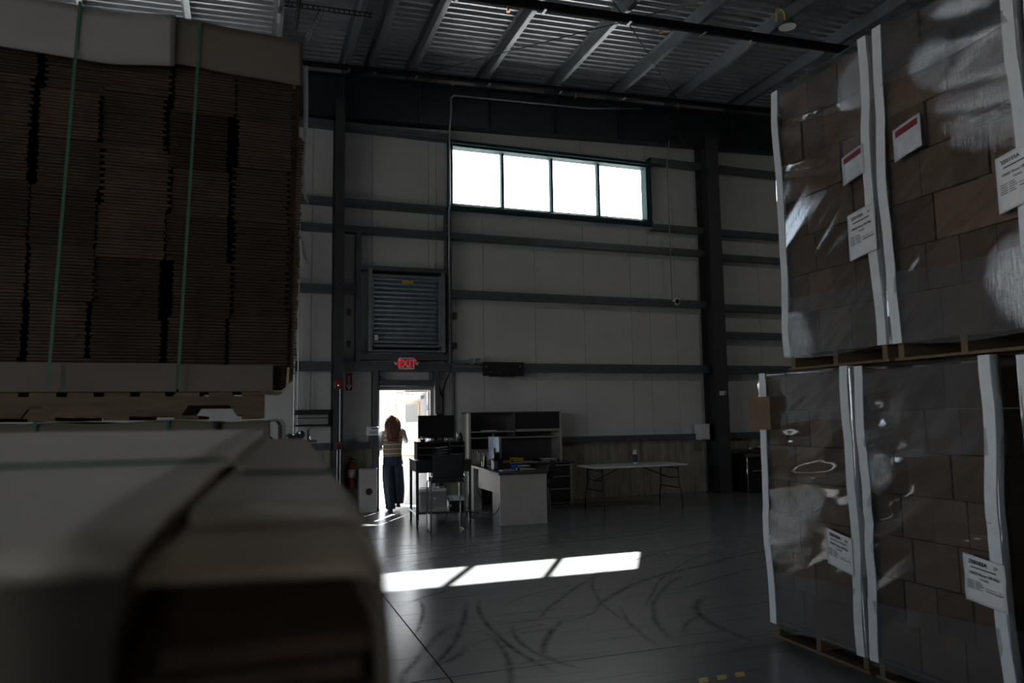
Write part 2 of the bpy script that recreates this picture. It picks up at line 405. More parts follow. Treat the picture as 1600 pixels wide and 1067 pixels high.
WIN = [(3.60, 7.89, 5.60, 6.83), (3.60-7.76, 7.89-7.76, 5.60, 6.83)]
DOOR = (2.24, 3.27, -1, 2.17)
def roofz(x): return 7.85+.04*(x-1.6)          # underside of the purlins
RD = .215
top = roofz(X1)+.6
wb = MB()
for (a, b, c, d) in minus(X0, X1, 1.1, top, [(q[0]-.06, q[1]+.06, q[2]-.06, q[3]+.06) for q in WIN]+[DOOR]): wb.box(a, b, YB+.05, YB+.14, c, d)
for (a, b, c, d) in minus(X0, X1, -.05, 1.1, [DOOR]): wb.box(a, b, YB+.02, YB+.14, c, d)
wall = struct('wall_back', wb, m_liner)
px = 2.15-1.062*15
while px < X1:
    for (a, b, c, d) in minus(max(px, X0), min(px+1.062, X1), 1.19, top-.05, WIN+[(2.15, 3.36, -1, 2.46)]):
        if b-a > .03 and d-c > .03:
            build('wall_panel', MB().box(a+.004, b-.004, YB, YB+.045, c, d), m_liner, wall)
    px += 1.062
build('wall_panel', MB().box(2.30, 3.21, YB+.01, YB+.05, 2.19, 2.46), m_liner, wall)
for a, b in ((X0, -6.2), (-6.2, 1.44), (1.6, 2.2), (3.31, 9.2), (9.45, X1)):
    build('concrete_base', MB().box(a, b, YB-.02, YB+.02, 0, 1.09), m_conc, wall, bevel=.008)
    build('base_channel', MB().box(a, b, YB-.09, YB, 1.09, 1.205), m_steel, wall)
# girts: C sections with a lip; (x0, x1, z0, z1, depth)
def girt(x0, x1, z0, z1, dep=.20):
    y0 = YB-dep; p = [(y0, z0), (y0, z1), (YB-.002, z1), (YB-.002, z1-.006), (y0+.012, z1-.006), (y0+.012, z0+.006), (YB-.002, z0+.006), (YB-.002, z0)]
    m = MB().prism(p, 'x', x0, x1); m.box(x0, x1, y0-.012, y0, (z0+z1)/2-.012, (z0+z1)/2+.012)
    build('girt', m, m_steel, wall)
L5 = (2.46, 2.62)
for a, b in ((X0, -6.2), (-6.2, 1.43), (1.62, 9.17), (9.48, X1)):
    girt(a, b, *L5)
for z0, z1 in ((3.84, 3.98), (4.95, 5.07)):
    for a, b in ((X0, -6.2), (-6.2, 1.43), (3.60, 9.17), (9.48, X1)): girt(a, b, z0 if b < 9.3 else z0-.05, z1 if b < 9.3 else z1-.05)
girt(1.62, 3.52, 4.95, 5.07); girt(1.62, 1.87, 3.84, 3.98)
for z0, z1 in ((5.44, 5.56), (6.86, 6.98)):
    for a, b in ((-6.2, 1.43), (1.62, 3.56), (7.92, 9.17), (9.48, X1)):
        if z0 < 6 and b < 1.6: girt(-6.2, -4.2, z0, z1); girt(.15, 1.43, z0, z1); continue
        girt(a, b, z0, z1)
girt(9.48, X1, 3.20, 3.34)
def hcol(x0, x1, y0, y1, z1, name='wall_column'):
    m = MB().box(x0, x1, y0, y0+.016, 0, z1).box(x0, x1, y1-.016, y1, 0, z1)
    xm = (x0+x1)/2; m.box(xm-.008, xm+.008, y0+.016, y1-.016, 0, z1)
    m.box(x0-.06, x1+.06, y0-.05, y1, 0, .02)
    for zz in (2.54, 3.9, 5.0): m.box(xm+.09, x1+.035, y1-.12, y1-.112, zz-.1, zz+.1)
    build(name, m, m_col, wall)
hcol(1.435, 1.60, YB-.42, YB-.02, 7.3); hcol(9.12, 9.42, YB-.45, YB-.02, 7.5); hcol(-6.33, -6.16, YB-.42, YB-.02, 7.0)
# framing of louver and door openings
for nm, a in (('jamb_channel', (1.84, 1.93, YB-.20, YB, 2.62, 4.95)), ('jamb_channel', (3.50, 3.60, YB-.20, YB, 2.62, 5.56)),
              ('header_channel', (1.93, 3.50, YB-.20, YB, 4.28, 4.36)), ('sill_channel', (1.93, 3.50, YB-.20, YB, 2.66, 2.76)),
              ('door_post', (2.16, 2.24, YB-.2, YB+.05, 0, 2.46)), ('door_post', (3.27, 3.35, YB-.2, YB+.05, 0, 2.46)),
              ('door_lintel', (2.24, 3.27, YB-.16, YB+.05, 2.19, 2.30))):
    build(nm, MB().box(*a), m_steel, wall, bevel=.004)
# clip angles, shelf of the left bay and wall louver bits
for x in (1.74, 3.70):
    for z in (2.95, 3.52): build('clip', MB().box(x-.035, x+.035, YB-.05, YB, z-.06, z+.06), m_steel, wall)

for nm, b in (('wall_front', (X0-.15, X1+.15, YF-.15, YF, 0, top)), ('wall_right', (X1, X1+.15, YF, YB+.15, 0, top))):
    struct(nm, MB().box(*b), m_liner)
wf = MB()
for (a, b, c, d) in minus(YF, YB+.15, 0, top, [(q[0], q[1], -1, DOCK_H) for q in DOCKS]): wf.box(X0-.15, X0, a, b, c, d)
struct('wall_left', wf, m_liner)
for i, (a, b) in enumerate(DOCKS):
    struct('door_%d' % (i+2), MB().box(X0-.2, X0+.1, a-.12, a, 0, DOCK_H+.12).box(X0-.2, X0+.1, b, b+.12, 0, DOCK_H+.12).box(X0-.2, X0+.1, a, b, DOCK_H, DOCK_H+.12), m_steel)  # frames around the added, unseen dock openings

# roof: deck backing, ribbed sheets, purlins, end rafter
PIT = .04
def roofslab(x0, x1, y0, y1, dz0, dz1):
    m = MB(); v = []
    for dz in (dz0, dz1):
        for (x, y) in ((x0, y0), (x1, y0), (x1, y1), (x0, y1)): v.append((x, y, roofz(x)+dz))
    m.v = v; m.f = [(0,3,2,1),(4,5,6,7),(0,1,5,4),(1,2,6,5),(2,3,7,6),(3,0,4,7)]; return m
ceil = struct('ceiling', roofslab(X0-.2, X1+.2, YF-.2, YB+.2, RD+.06, RD+.12), m_deck)
per = .163
def sheet(y0, n):
    prof = []
    for k in range(n):
        y = y0+k*per
        prof += [(y, .045), (y+.085, .045), (y+.105, 0), (y+.143, 0)]
    prof += [(y0+n*per, .045)]
    m = MB()
    for x in (X0-.2, X1+.2):
        for (y, dz) in prof: m.v.append((x, y, roofz(x)+RD+dz))
    k = len(prof)
    for i in range(k-1): m.f.append((i, i+1, k+i+1, k+i))
    return m
y = YB+.1-per*6*26
while y < YB: build('roof_sheet', sheet(y, 6), m_deck, ceil); y += per*6
PXS = [-12.2+1.4*k for k in range(8)]+[-.95, .39, 1.57, 2.02, 2.77, 4.15, 5.61, 7.0, 8.4, 9.93, 11.3, 12.7, 14.1, 15.4]
pz0 = [(-.075, 0), (0, 0), (0, RD), (.075, RD), (.075, RD-.006), (.008, RD-.006), (.008, .006), (-.067, .006), (-.067, .022), (-.075, .022)]
pm = MB().prism([(-a, b) for a, b in pz0], 'y', YF, YB-.05)
pme = mesh_of('purlin', pm, m_purlin)
for x in PXS:
    inst('purlin', pme, ceil, (x, 0, roofz(x)))
    if 1.7 < x < 10.5:
        rows = MB()
        yy = 6.0
        while yy < YB-.3:
            rows.box(x+.30, x+.306, yy, yy+.006, roofz(x)+RD-.03, roofz(x)+RD+.002); rows.box(x+.9, x+.906, yy+.16, yy+.166, roofz(x)+RD-.03, roofz(x)+RD+.002); yy += .65
        build('deck_screws', rows, m_steel, ceil, kind='stuff')
def rafter(y0, y1, dep):
    m = MB()
    def sl(a, b, d0, d1):
        n = len(m.v)
        for x in (X0, X1):
            zb = roofz(x)
            m.v.extend([(x, a, zb+d0), (x, b, zb+d0), (x, b, zb+d1), (x, a, zb+d1)])
        m.f.extend([tuple(n+i for i in q) for q in ((0,1,2,3),(7,6,5,4),(0,4,5,1),(1,5,6,2),(2,6,7,3),(3,7,4,0))])
    sl(y0, y1, -dep, -dep+.016); sl(y0, y1, -.016, 0); sl((y0+y1)/2-.006, (y0+y1)/2+.006, -dep+.016, -.016)
    x = X0+.4
    while x < X1:
        zb = roofz(x); m.box(x-.005, x+.005, y0+.01, y1-.01, zb-dep+.01, zb-.01); x += 1.4
    return m
build('rafter', rafter(YB-.27, YB-.03, .82), m_rafter, ceil)
build('rafter', rafter(5.0, 5.22, .70), m_rafter, ceil)

# ------------------------------------------------------------------ windows, door
def window(n, dx):
    x0, x1, z0, z1 = [v for v in (3.60+dx, 7.89+dx, 5.60, 6.83)]
    fr = MB(); f = .055; ya, yb = YB-.13, YB+.085
    fr.box(x0, x0+f, ya, yb, z0, z1).box(x1-f, x1, ya, yb, z0, z1).box(x0+f, x1-f, ya, yb, z0, z0+f).box(x0+f, x1-f, ya, yb, z1-f, z1)
    fr.box(x0-.05, x1+.05, ya-.05, ya, z1-.01, z1+.05).box(x0-.05, x0, ya-.03, ya+.03, z0, z1).box(x1, x1+.05, ya-.03, ya+.03, z0, z1)
    o = struct('window_%d' % n, fr, m_teal)
    build('window_sill', MB().box(x0-.05, x1+.05, ya-.06, ya+.02, z0-.09, z0+.012), m_teal, o, bevel=.004)
    w = (x1-x0-2*f)/4
    for k in range(4):
        a = x0+f+k*w
        if k: build('mullion', MB().box(a-.024, a+.024, YB-.02, YB+.09, z0+f, z1-f), m_teal, o)
        g = build('pane', MB().box(a+.022, a+w-.022, YB+.045, YB+.051, z0+f, z1-f), m_glass, o)
        build('glazing_bead', MB().box(a+.025, a+w-.025, YB-.0, YB+.04, z0+f, z0+f+.018), m_conduit, o)
    return o
for i, dx in enumerate((0, -7.76)): window(i+1, dx)

m_jamb = mat('door_jamb_paint', (.30,.30,.29), .45, 0, .05, 6)
dj = MB().box(2.24, 2.285, YB-.06, YB+.12, 0, 2.17).box(3.215, 3.27, YB-.06, YB+.12, 0, 2.17).box(2.285, 3.215, YB-.06, YB+.12, 2.12, 2.17)
dj.box(2.285, 2.30, YB+.03, YB+.05, 0, 2.12).box(3.20, 3.215, YB+.03, YB+.05, 0, 2.12)
door = struct('door_1', dj, m_jamb)
m_leaf = mat('white_door_paint', (.36,.36,.37), .4, 0, .03, 5)
hx, hy = 3.205, YB+.13; ex, ey = -.655, .755   # leaf direction from the hinge
def leafrot(): return Matrix(((ex, -ey, 0), (ey, ex, 0), (0, 0, 1)))
RL = leafrot()
def lp(u, v, z): return Vector((hx, hy, 0))+RL@Vector((u, v, z))
lw = .90
lf = MB()
for (a, b, c, d) in minus(.01, lw, .012, 2.10, [(.19, .73, .93, 1.89)]):
    lf.obox(lp((a+b)/2, 0, (c+d)/2), (b-a, .045, d-c), RL)
leaf = build('door_leaf', lf, m_leaf, door)
fr = MB()
for (a, b, c, d) in ((.16, .20, .90, 1.92), (.72, .76, .90, 1.92), (.20, .72, .90, .94), (.20, .72, 1.88, 1.92)):
    fr.obox(lp((a+b)/2, 0, (c+d)/2), (b-a, .06, d-c), RL)
build('pane_frame', fr, mat('tan_window_trim', (.34,.24,.15), .5), leaf)
build('pane', MB().obox(lp(.46, 0, 1.41), (.52, .006, .94), RL), m_glass, leaf)
pb = MB(); pb.obox(lp(.45, .05, .98), (.72, .05, .06), RL)
build('push_bar', pb, m_conduit, leaf, bevel=.006)
cl = MB().obox(lp(.22, .055, 2.0), (.26, .06, .065), RL)
build('closer_body', cl, m_white, leaf, bevel=.006)
ca = MB().tube([lp(.26, .08, 2.05), lp(.50, .30, 2.09), (2.86, YB+.02, 2.11)], .008, 6)
build('closer_arm', ca, m_steel, leaf)
for z in (.3, 1.05, 1.8): build('hinge', MB().tube([(3.212, YB+.125, z-.05), (3.212, YB+.125, z+.05)], .010, 8), m_chrome, door)
build('door_stop_bumper', MB().box(2.255, 2.285, YB-.075, YB-.06, .93, 1.10), m_black, door)

# ------------------------------------------------------------------ outside
t = NT('outside_concrete'); t.col(t.ramp(t.noise(t.co('World'), .8, 6), [(.3, (.50,.49,.47)), (.7, (.60,.59,.57))])); t.b.inputs['Roughness'].default_value = .9
struct('ground', MB().box(-80, 90, YB+.15, 140, -.4, -.012).box(-80, X0-.15, YF-.15, YB+.15, -.4, -.012), t.m)
m_far = mat('far_building_stucco', (.58,.60,.63), .8, 0, .05, .3)
bld = thing('warehouse_building', 'pale low warehouse building across the yard beyond the open door', 'building', (12, 42, 0))
build('building_wall', MB().box(3, 24, 40, 52, -.012, 6.2), m_far, bld)
for k in range(5):
    wd = build('building_window', MB().box(4.6+3.6*k, 6.6+3.6*k, 39.93, 40.0, 1.4, 3.2), m_black, bld)
build('building_roof_edge', MB().box(2.8, 24.2, 39.8, 52.2, 6.2, 6.5), m_grey, bld)

# ------------------------------------------------------------------ wrapped pallet loads on the right
def fbm(y, z, sd):
    v = 0
    rr = random.Random(sd)
    for k in range(7):
        fy, fz, ph = rr.uniform(2, 9)*(1+k*.5), rr.uniform(2, 8)*(1+k*.5), rr.uniform(0, 6.28)
        v += math.sin(fy*y+fz*z+ph)/(1+k*.9)
    return v
CART = {}
def carton_mesh(d, w, h):
    key = (round(d, 3), round(w, 3), round(h, 3))
    if key not in CART:
        m = MB().box(-d/2, d/2, -w/2, w/2, 0, h)
        m.box(-d/2-.0008, -d/2, -.024, .024, h*.0, h*.28).box(-d/2-.0008, -d/2, -.024, .024, h*.72, h)
        m.box(-d/2-.0008, -d/2, -w/2+.02, -w/2+.035, h*.3, h*.7) if w > .28 else None
        CART[key] = mesh_of('carton', m, m_card)
    return CART[key]
RX = Matrix(((0, 0, -1), (-1, 0, 0), (0, 1, 0)))   # text plane facing -x: right = -y, up = +z
def label_sheet(root, x, yl, yr, zt, zb, dz, curl, full, page):
    """paper sheet on the -x side; yl is the end nearer the far wall; dz lowers the near edge"""
    def fn(u, v):
        y = yl+(yr-yl)*u; z = zt+(zb-zt)*v-dz*u
        return (x-.006-curl*(.5+.5*math.sin(3.2*v*PI+u*2))*.6-.004*math.sin(u*PI), y, z)
    sh = build('label_sheet', MB().grid(fn, 6, 12), m_paper, root, smooth=True, solid=.0006)
    w, h = abs(yr-yl), abs(zt-zb); sk = math.atan2(dz, w)
    rot = (RX@Matrix.Rotation(-sk, 3, 'Z')).to_euler()
    xf = x-.0118-curl
    def at(u, v): return (xf, yl+(yr-yl)*u, zt+(zb-zt)*v-dz*u)
    if full:
        text('lot_number', '250103A', w*.125, m_ink, sh, at(.16, .165), rot, bold=.0007)
        text('page_number', page, w*.10, m_ink, sh, at(.76, .165), rot)
        text('product_line', 'USAID Know HR Plus', w*.080, m_ink, sh, at(.16, .385), rot, bold=.0004)
        text('product_note', '(Vanilla)', w*.065, m_ink, sh, at(.42, .47), rot)
    mb = MB()
    def bar(u0, u1, v, t):
        n = len(mb.v)
        for xx in (xf-.0003, xf+.0003):
            for (u, vv) in ((u0, v-t), (u1, v-t), (u1, v+t), (u0, v+t)):
                q = at(u, vv); mb.v.append((xx, q[1], q[2]))
        mb.f.extend([tuple(n+i for i in q) for q in ((0,1,2,3),(7,6,5,4),(0,4,5,1),(1,5,6,2),(2,6,7,3),(3,7,4,0))])
    bar(.2, .82, .24, .011); bar(.56, .95, .665, .008)
    for k in range(5): bar(.10, .27, .53+.04*k, .006); bar(.31, .31+.13+.03*(k % 3), .53+.04*k, .006)
    bar(.55, .80, .61, .004); bar(.86, .93, .61, .004)
    build('printed_lines', mb, m_ink, sh, kind='stuff')
def slip(root, x, yl, yr, zt, zb, dz):
    def fn(u, v): return (x-.006-.004*math.sin(u*PI), yl+(yr-yl)*u, zt+(zb-zt)*v-dz*u)
    o = build('packing_slip_pouch', MB().grid(fn, 4, 6), m_slip, root, smooth=True, solid=.0012)
    def fn2(u, v): return (x-.012, yl+(yr-yl)*(.12+.8*u), zt+(zb-zt)*(.10+.2*v)-dz*(.12+.8*u))
    build('red_print_band', MB().grid(fn2, 2, 2), m_slipred, o, solid=.0006)
DEP = 1.12
def wrapped_load(label, y0, y1, z0, z1, x0, seed, deck, bulge=.02, lean=0., top_band=0., labels=(), slips=(), poke=None, corners=(1, 1), group='stretch-wrapped pallet loads of cartons', nbox=3, dents=()):
    """y0 = near end, y1 = far end; the visible face looks to -x at x0"""
    rr = random.Random(seed)
    root = thing('wrapped_pallet_load', label, 'pallet load', (x0+DEP/2, (y0+y1)/2, z0), 0, group)
    # pallet: stringers along x are cut off by blocks at the face; boards along y
    for k in range(3):
        xx = x0+.02+k*(DEP-.09)/2
    for yy in (y0+.03, (y0+y1)/2-.02, y1-.07):
        build('stringer', MB().box(x0+.03, x0+DEP, yy, yy+.04, z0+.016, z0+.105), m_wood, root)
    for k in range(6):
        xx = x0+.02+k*(DEP-.10)/5
        build('deck_board', MB().box(xx, xx+.09, y0+.01, y1-.01, z0+.105, z0+.12), m_wood, root)
        if k in (0, 2, 5): build('bottom_board', MB().box(xx, xx+.09, y0+.01, y1-.01, z0, z0+.016), m_wood, root)
    zb = z0+.122; ht = z1-.015-zb; rows = max(6, round(ht/.262)); rh = ht/rows
    W_ = y1-y0-.06
    for r in range(rows):
        n = nbox+(r % 2); wds = [W_/n]*n
        off = [0]
        for w in wds: off.append(off[-1]+w)
        for k in range(n):
            w = wds[k]-.007
            yc = y0+.03+(off[k]+off[k+1])/2
            jx = rr.uniform(-.012, .012)
            inst('carton', carton_mesh(.38, w, rh-.006), root, (x0+.045+.19+jx, yc, zb+r*rh), rr.uniform(-.012, .012))
            if r >= rows-2 or k == n-1: inst('carton', carton_mesh(.38, w, rh-.006), root, (x0+.045+.58, yc, zb+r*rh))
    if poke:
        py, pz, pw, ph = poke
        inst('carton', carton_mesh(.34, pw, ph), root, (x0+.11, py, pz), .05)
    # stretch film on the face, both ends and a lip on the top
    def surf(u, v, extra=0.):
        # u 0..1: far end fold, face, near end fold
        z = z0+.10+(z1-z0-.095)*v
        e = .12
        if u < .12: t = u/.12; p = (x0+.45*(1-t)+.0, y1-.004)
        elif u > .88: t = (u-.88)/.12; p = (x0+.45*t, y0+.004)
        else: t = (u-.12)/.76; p = (x0, y1+(y0-y1)*t)
        f = max(0, min(1, (u-.12)/.05))*max(0, min(1, (.88-u)/.05))
        b = -bulge*math.sin(PI*v)*f
        y = p[1]
        wr = .0022*fbm(y*1.2, z*2.6+.8*y, seed)*f
        for (dy, dzz, ry, rz, am, sl) in dents:
            q = ((y-dy)/ry)**2+((z-dzz-sl*(y-dy))/rz)**2
            wr += am*math.exp(-q)*f
        return (p[0]+b+wr-extra+lean*(v-.5), y+(.004*math.sin(9*v+seed)*(1-f)), z)
    def lip(u, v):
        if v < .9: return surf(u, v/.9)
        q = surf(u, 1.0); t = (v-.9)/.1
        return (q[0]+t*.25*(1 if .12 <= u <= .88 else .3), q[1], q[2]+.006*math.sin(t*PI))
    build('stretch_film', MB().grid(lip, 64, 90), m_wrap, root, smooth=True)
    def bnd(v0, v1): return lambda u, v: surf(.10+.80*u, v0+(v1-v0)*v+.012*math.sin(u*4+seed), .005)
    hh = (z1-z0)
    build('film_overlap_band', MB().grid(bnd(-.004, .215), 40, 14), m_wrap2, root, smooth=True)
    if top_band: build('film_overlap_band', MB().grid(bnd(1-top_band, .985), 40, 14), m_wrap2, root, smooth=True)
    # corner boards, bowed with the load
    for side, on in ((0, corners[0]), (1, corners[1])):
        if not on: continue
        mb = MB(); n = 26
        for i in range(n+1):
            v = i/n; s = 1 if side == 0 else -1; ye = y1 if side == 0 else y0
            u = .15 if side == 0 else .85
            q = surf(u, v); bow = -s*(.017+.012*math.sin(v*7+seed*1.3)+.005*math.sin(v*17+seed))
            xo = q[0]-.008
            for (a, b_) in ((xo, ye-s*.062+bow), (xo, ye+s*.004+bow), (xo+.058, ye+s*.004+bow), (xo+.058, ye-s*.002+bow), (xo+.005, ye-s*.002+bow), (xo+.005, ye-s*.062+bow)):
                mb.v.append((a, b_, z0+.10+(z1-z0-.09)*v))
        for i in range(n):
            for k in range(6):
                a, b_ = i*6+k, i*6+(k+1) % 6; mb.f.append((a, b_, b_+6, a+6))
        mb.f += [(0,1,2,3,4,5), tuple(n*6+k for k in range(6))]
        build('corner_board', mb, m_board, root)
    for a in labels: label_sheet(root, surf(.5, (a[2]-z0)/(z1-z0))[0]-.008, *a)
    for a in slips: slip(root, surf(.5, (a[2]-z0)/(z1-z0))[0]-.006, *a)
    return root
XP = 3.64
LOW, HIGH = 1.91, 3.965
wrapped_load('wrapped carton load on the floor with an uncovered carton bulging from its corner', 3.75, 4.67, 0, 1.895, XP, 11, 0, .012, top_band=.2,
    labels=((4.02, 3.80, .86, .63, .045, .006, True, '32'),), poke=(4.60, 1.49, .22, .24),
    dents=((4.33, 1.44, .15, .045, .022, -.05), (4.12, 1.20, .24, .045, .022, -.10), (4.45, .98, .25, .06, .022, -.15), (4.45, .72, .25, .06, -.02, -.2), (4.05, 1.02, .2, .09, .02, .1), (4.5, 1.72, .12, .09, .03, .6)))
wrapped_load('wrapped carton load on the floor with a bowed corner board and page 37 sheet', 2.79, 3.725, 0, 1.885, XP, 23, 0, .016, top_band=.3,
    labels=((3.02, 2.79, .86, .62, .03, .008, True, '37'),),
    dents=((3.50, 1.36, .22, .05, .022, -.1), (3.42, 1.10, .09, .07, .022, -.2), (3.6, .95, .15, .05, .02, -.2), (3.55, 1.6, .12, .07, .02, .3), (3.0, .95, .2, .03, .02, -.2)))
wrapped_load('wrapped carton load on the floor past the dark gap beside the page 37 sheet', 1.72, 2.665, 0, 1.87, XP, 31, 0, .012)
wrapped_load('upper wrapped load carrying a slip pouch above a printed lot sheet', 3.45, 4.36, LOW, 3.955, XP, 47, 1, .012, lean=-.0,
    labels=((3.675, 3.455, 2.855, 2.56, -.035, .0, True, '33'),), slips=((3.70, 3.52, 3.245, 3.06, -.04),),
    dents=((3.9, 3.6, .3, .03, .014, .2), (4.1, 3.3, .2, .02, .01, .2)))
wrapped_load('upper wrapped load with white cap film and a slip pouch near its far corner', 2.50, 3.43, LOW-.002, HIGH, XP, 59, 1, .012, top_band=.2,
    labels=((2.67, 2.45, 2.89, 2.60, -.04, .0, True, '37'),), slips=((3.29, 3.095, 3.275, 3.08, -.04),),
    dents=((2.70, 3.95, .30, .08, .035, .2), (2.9, 3.78, .3, .05, .022, .2), (2.8, 3.62, .25, .03, -.012, .2), (2.75, 3.35, .3, .02, .012, .2), (2.7, 3.2, .3, .02, .012, .2)))
wrapped_load('upper wrapped load nearest the camera at the edge of the upper row', 1.42, 2.465, LOW-.004, HIGH, XP, 67, 1, .01)

# ------------------------------------------------------------------ strapped bales of flat cartons on the left
def pallet(root, x0, x1, y0, y1, z0, h=.12):
    zs = h-.018
    L = x1-x0; n0, n1 = x0+.10*L, x0+.29*L; n2, n3 = x1-.29*L, x1-.10*L
    for yy in (y0, (y0+y1)/2-.02, y1-.04):
        prof = [(x0, z0+.016), (n0, z0+.016), (n0+.03, z0+.062), (n1-.03, z0+.062), (n1, z0+.016), (n2, z0+.016), (n2+.03, z0+.062), (n3-.03, z0+.062), (n3, z0+.016), (x1, z0+.016), (x1, z0+zs), (x0, z0+zs)]
        build('stringer', MB().prism(prof, 'y', yy, yy+.04), m_wood, root)
    n = 9
    for k in range(n):
        xx = x0+k*(L-.10)/(n-1)
        build('deck_board', MB().box(xx, xx+.10, y0-.005, y1+.005, z0+zs, z0+h), m_wood, root)
        if k in (0, 2, 4, 6, 8): build('bottom_board', MB().box(xx, xx+.10, y0-.005, y1+.005, z0, z0+.016), m_wood, root)
def bundle_grid(root, xs, y0, y1, z0, z1, seed, mat_=None, pitch=.0145):
    rr = random.Random(seed)
    per_b = 17; nz = int((z1-z0)/pitch)
    for i in range(len(xs)-1):
        k = rr.randint(6, 12); z = 0; first = True
        while z < nz:
            m = MB(); m_n = min(k, nz-z); dx = rr.uniform(-.012, .012); dy = rr.uniform(-.01, .006)
            ga, gb = rr.choice((.003, .010, .022)), rr.choice((.002, .008, .018)); jj = rr.choice((.003, .004, .012))
            for q in range(m_n):
                j = jj*(1 if q % 2 else -1)*rr.uniform(.3, 1); zz = z0+(z+q)*pitch
                m.box(xs[i]+ga+dx+j, xs[i+1]-gb+dx+j+rr.uniform(-.003, .003), y0+.012+dy+rr.uniform(-.003, .003), y1, zz, zz+pitch*.72)
            build('carton_bundle', m, mat_ or m_edge, root, kind='stuff')
            z += m_n; k = per_b+rr.randint(-2, 2)
def strap(root, x, y0, y1, z0, z1, w=.0125, tilt=0.):
    m = MB()
    def seg(pa, pb):
        pa, pb = Vector(pa), Vector(pb); d = (pb-pa).normalized()
        R = Matrix.Rotation(0, 3, 'X')
        X = Vector((1, 0, 0)); Y = d.cross(X).normalized(); X = Y.cross(d)
        m.obox((pa+pb)/2, (w, .0025, (pb-pa).length), Matrix((X, Y, d)).transposed())
    seg((x-tilt, y0, z0), (x, y0, z1)); seg((x, y0, z1), (x, y1, z1+.002)); seg((x, y1, z1), (x-tilt, y1, z0))
    build('strap', m, m_strap, root)
def fold_sheet(pts, x0, x1, jag=0):
    """extrude a y,z polyline along x as a thick board"""
    return [(p[0], p[1]) for p in pts]
# upper bale
ub = thing('carton_bale', 'upper bale of flat cartons under pale cover flaps on a wooden pallet', 'carton bale', (-.48, 4.2, 1.62), 0, 'strapped carton bales')
pallet(ub, -1.13, .09, 3.64, 4.75, 1.622)
FY = 3.63
bundle_grid(ub, [-1.16, -.885, -.63, -.345, -.075, .195], FY+.03, 4.74, 1.765, 3.40, 5)
build('gap_filler', MB().box(-1.15, .15, FY+.42, 4.7, 1.765, 3.38), m_edge, ub)  # added dark box that stops daylight showing between the bundles
build('corrugated_side_stack', MB().box(.16, .218, FY+.10, 4.7, 1.80, 3.05).box(.185, .235, FY+.16, 4.6, 2.4, 3.28), m_edgel, ub)
rim = MB()
rr = random.Random(4); z = 1.83
while z < 3.0:
    rim.box(.20+.02*(z-1.8), .226+.02*(z-1.8)+rr.uniform(-.006, .006), FY+.07, FY+.10, z, z+.009); z += .0145
build('corrugated_side_rim', rim, m_edgel, ub, kind='stuff')
build('bottom_tray_flap', MB().box(-1.16, -.285, FY+.012, FY+.022, 1.745, 1.872).box(-.275, .125, FY+.012, FY+.022, 1.745, 1.868), m_cap, ub, bevel=.003)
def cover(root, x0, x1, y0, y1, zt, flap, m_, name='cover_sheet', sag=.012, th=.008):
    def top_(u, v):
        x = x0+(x1-x0)*u
        return (x, y0+(y1-y0)*v, zt-sag*math.cos((x+.7)*7.0)*math.exp(-v*3)+.004*math.sin(x*14))
    def fl_(u, v):
        q = top_(u, 0); return (q[0], q[1]-.002-.006*math.sin(v*PI), q[2]-.004-(flap-.004)*v)
    m = MB().grid(top_, 30, 10); o = build(name, m, m_, root, smooth=True, solid=th)
    build('cover_flap', MB().grid(fl_, 30, 6), m_, o, smooth=True, solid=th)
    return o
cover(ub, -.36, .238, FY, 4.76, 3.468, .225, m_cap)
cover(ub, -1.18, -.332, FY-.010, 4.76, 3.472, .245, m_capl)
strap(ub, -.722, FY-.024, 4.77, 1.765, 3.478, tilt=.055); strap(ub, -.228, FY-.014, 4.77, 1.755, 3.474, tilt=.052)
sl = MB()
def fn(u, v): return (.247+.010*math.sin(v*3.0)+(.028-.012*v)*u, 3.80+.012*u, 3.42-.62*v)
build('hanging_film_strip', MB().grid(fn, 2, 10), m_board, ub, smooth=True, solid=.002)
for zz, ln in ((2.86, .17), (2.54, .15)):
    build('hanging_paper_tag', MB().prism([(.250, zz), (.256, zz), (.288, zz-ln), (.262, zz-ln*.78)], 'y', 3.80, 3.802), m_paper, ub)
for (a, b) in (((.135, FY+.03, 1.752), (.205, FY+.03, 1.760)), ):
    pass
def curl(root, pts, w, m_, y0, y1):
    mb = MB().prism(pts, 'y', y0, y1); return build('curled_tray_corner', mb, m_, root, bevel=.002)
curl(ub, [(.085, 1.745), (.17, 1.742), (.195, 1.76), (.20, 1.86), (.19, 1.86), (.183, 1.765), (.165, 1.752), (.085, 1.755)], 0, m_tan, FY+.04, FY+.5)
# lower bale
lb = thing('carton_bale', 'lower bale of flat cartons carrying the pallet of the taller bale', 'carton bale', (-.48, 4.2, 0), 0, 'strapped carton bales')
pallet(lb, -1.13, .09, 3.64, 4.75, 0)
bundle_grid(lb, [-1.16, -.885, -.63, -.345, -.075, .13], FY+.03, 4.74, .14, 1.54, 15)
cover(lb, -1.17, -.10, FY, 4.76, 1.610, .24, m_cap, sag=.004)
cover(lb, -.11, .115, FY+.006, 4.76, 1.606, .20, m_cap, sag=.004)
strap(lb, -.82, FY-.012, 4.77, .15, 1.618); strap(lb, -.315, FY-.012, 4.77, .15, 1.618)
curl(lb, [(.07, 1.608), (.14, 1.620), (.17, 1.617), (.185, 1.59), (.185, 1.40), (.170, 1.40), (.170, 1.585), (.16, 1.604), (.14, 1.609), (.07, 1.596)], 0, m_capl, FY+.03, FY+.5)
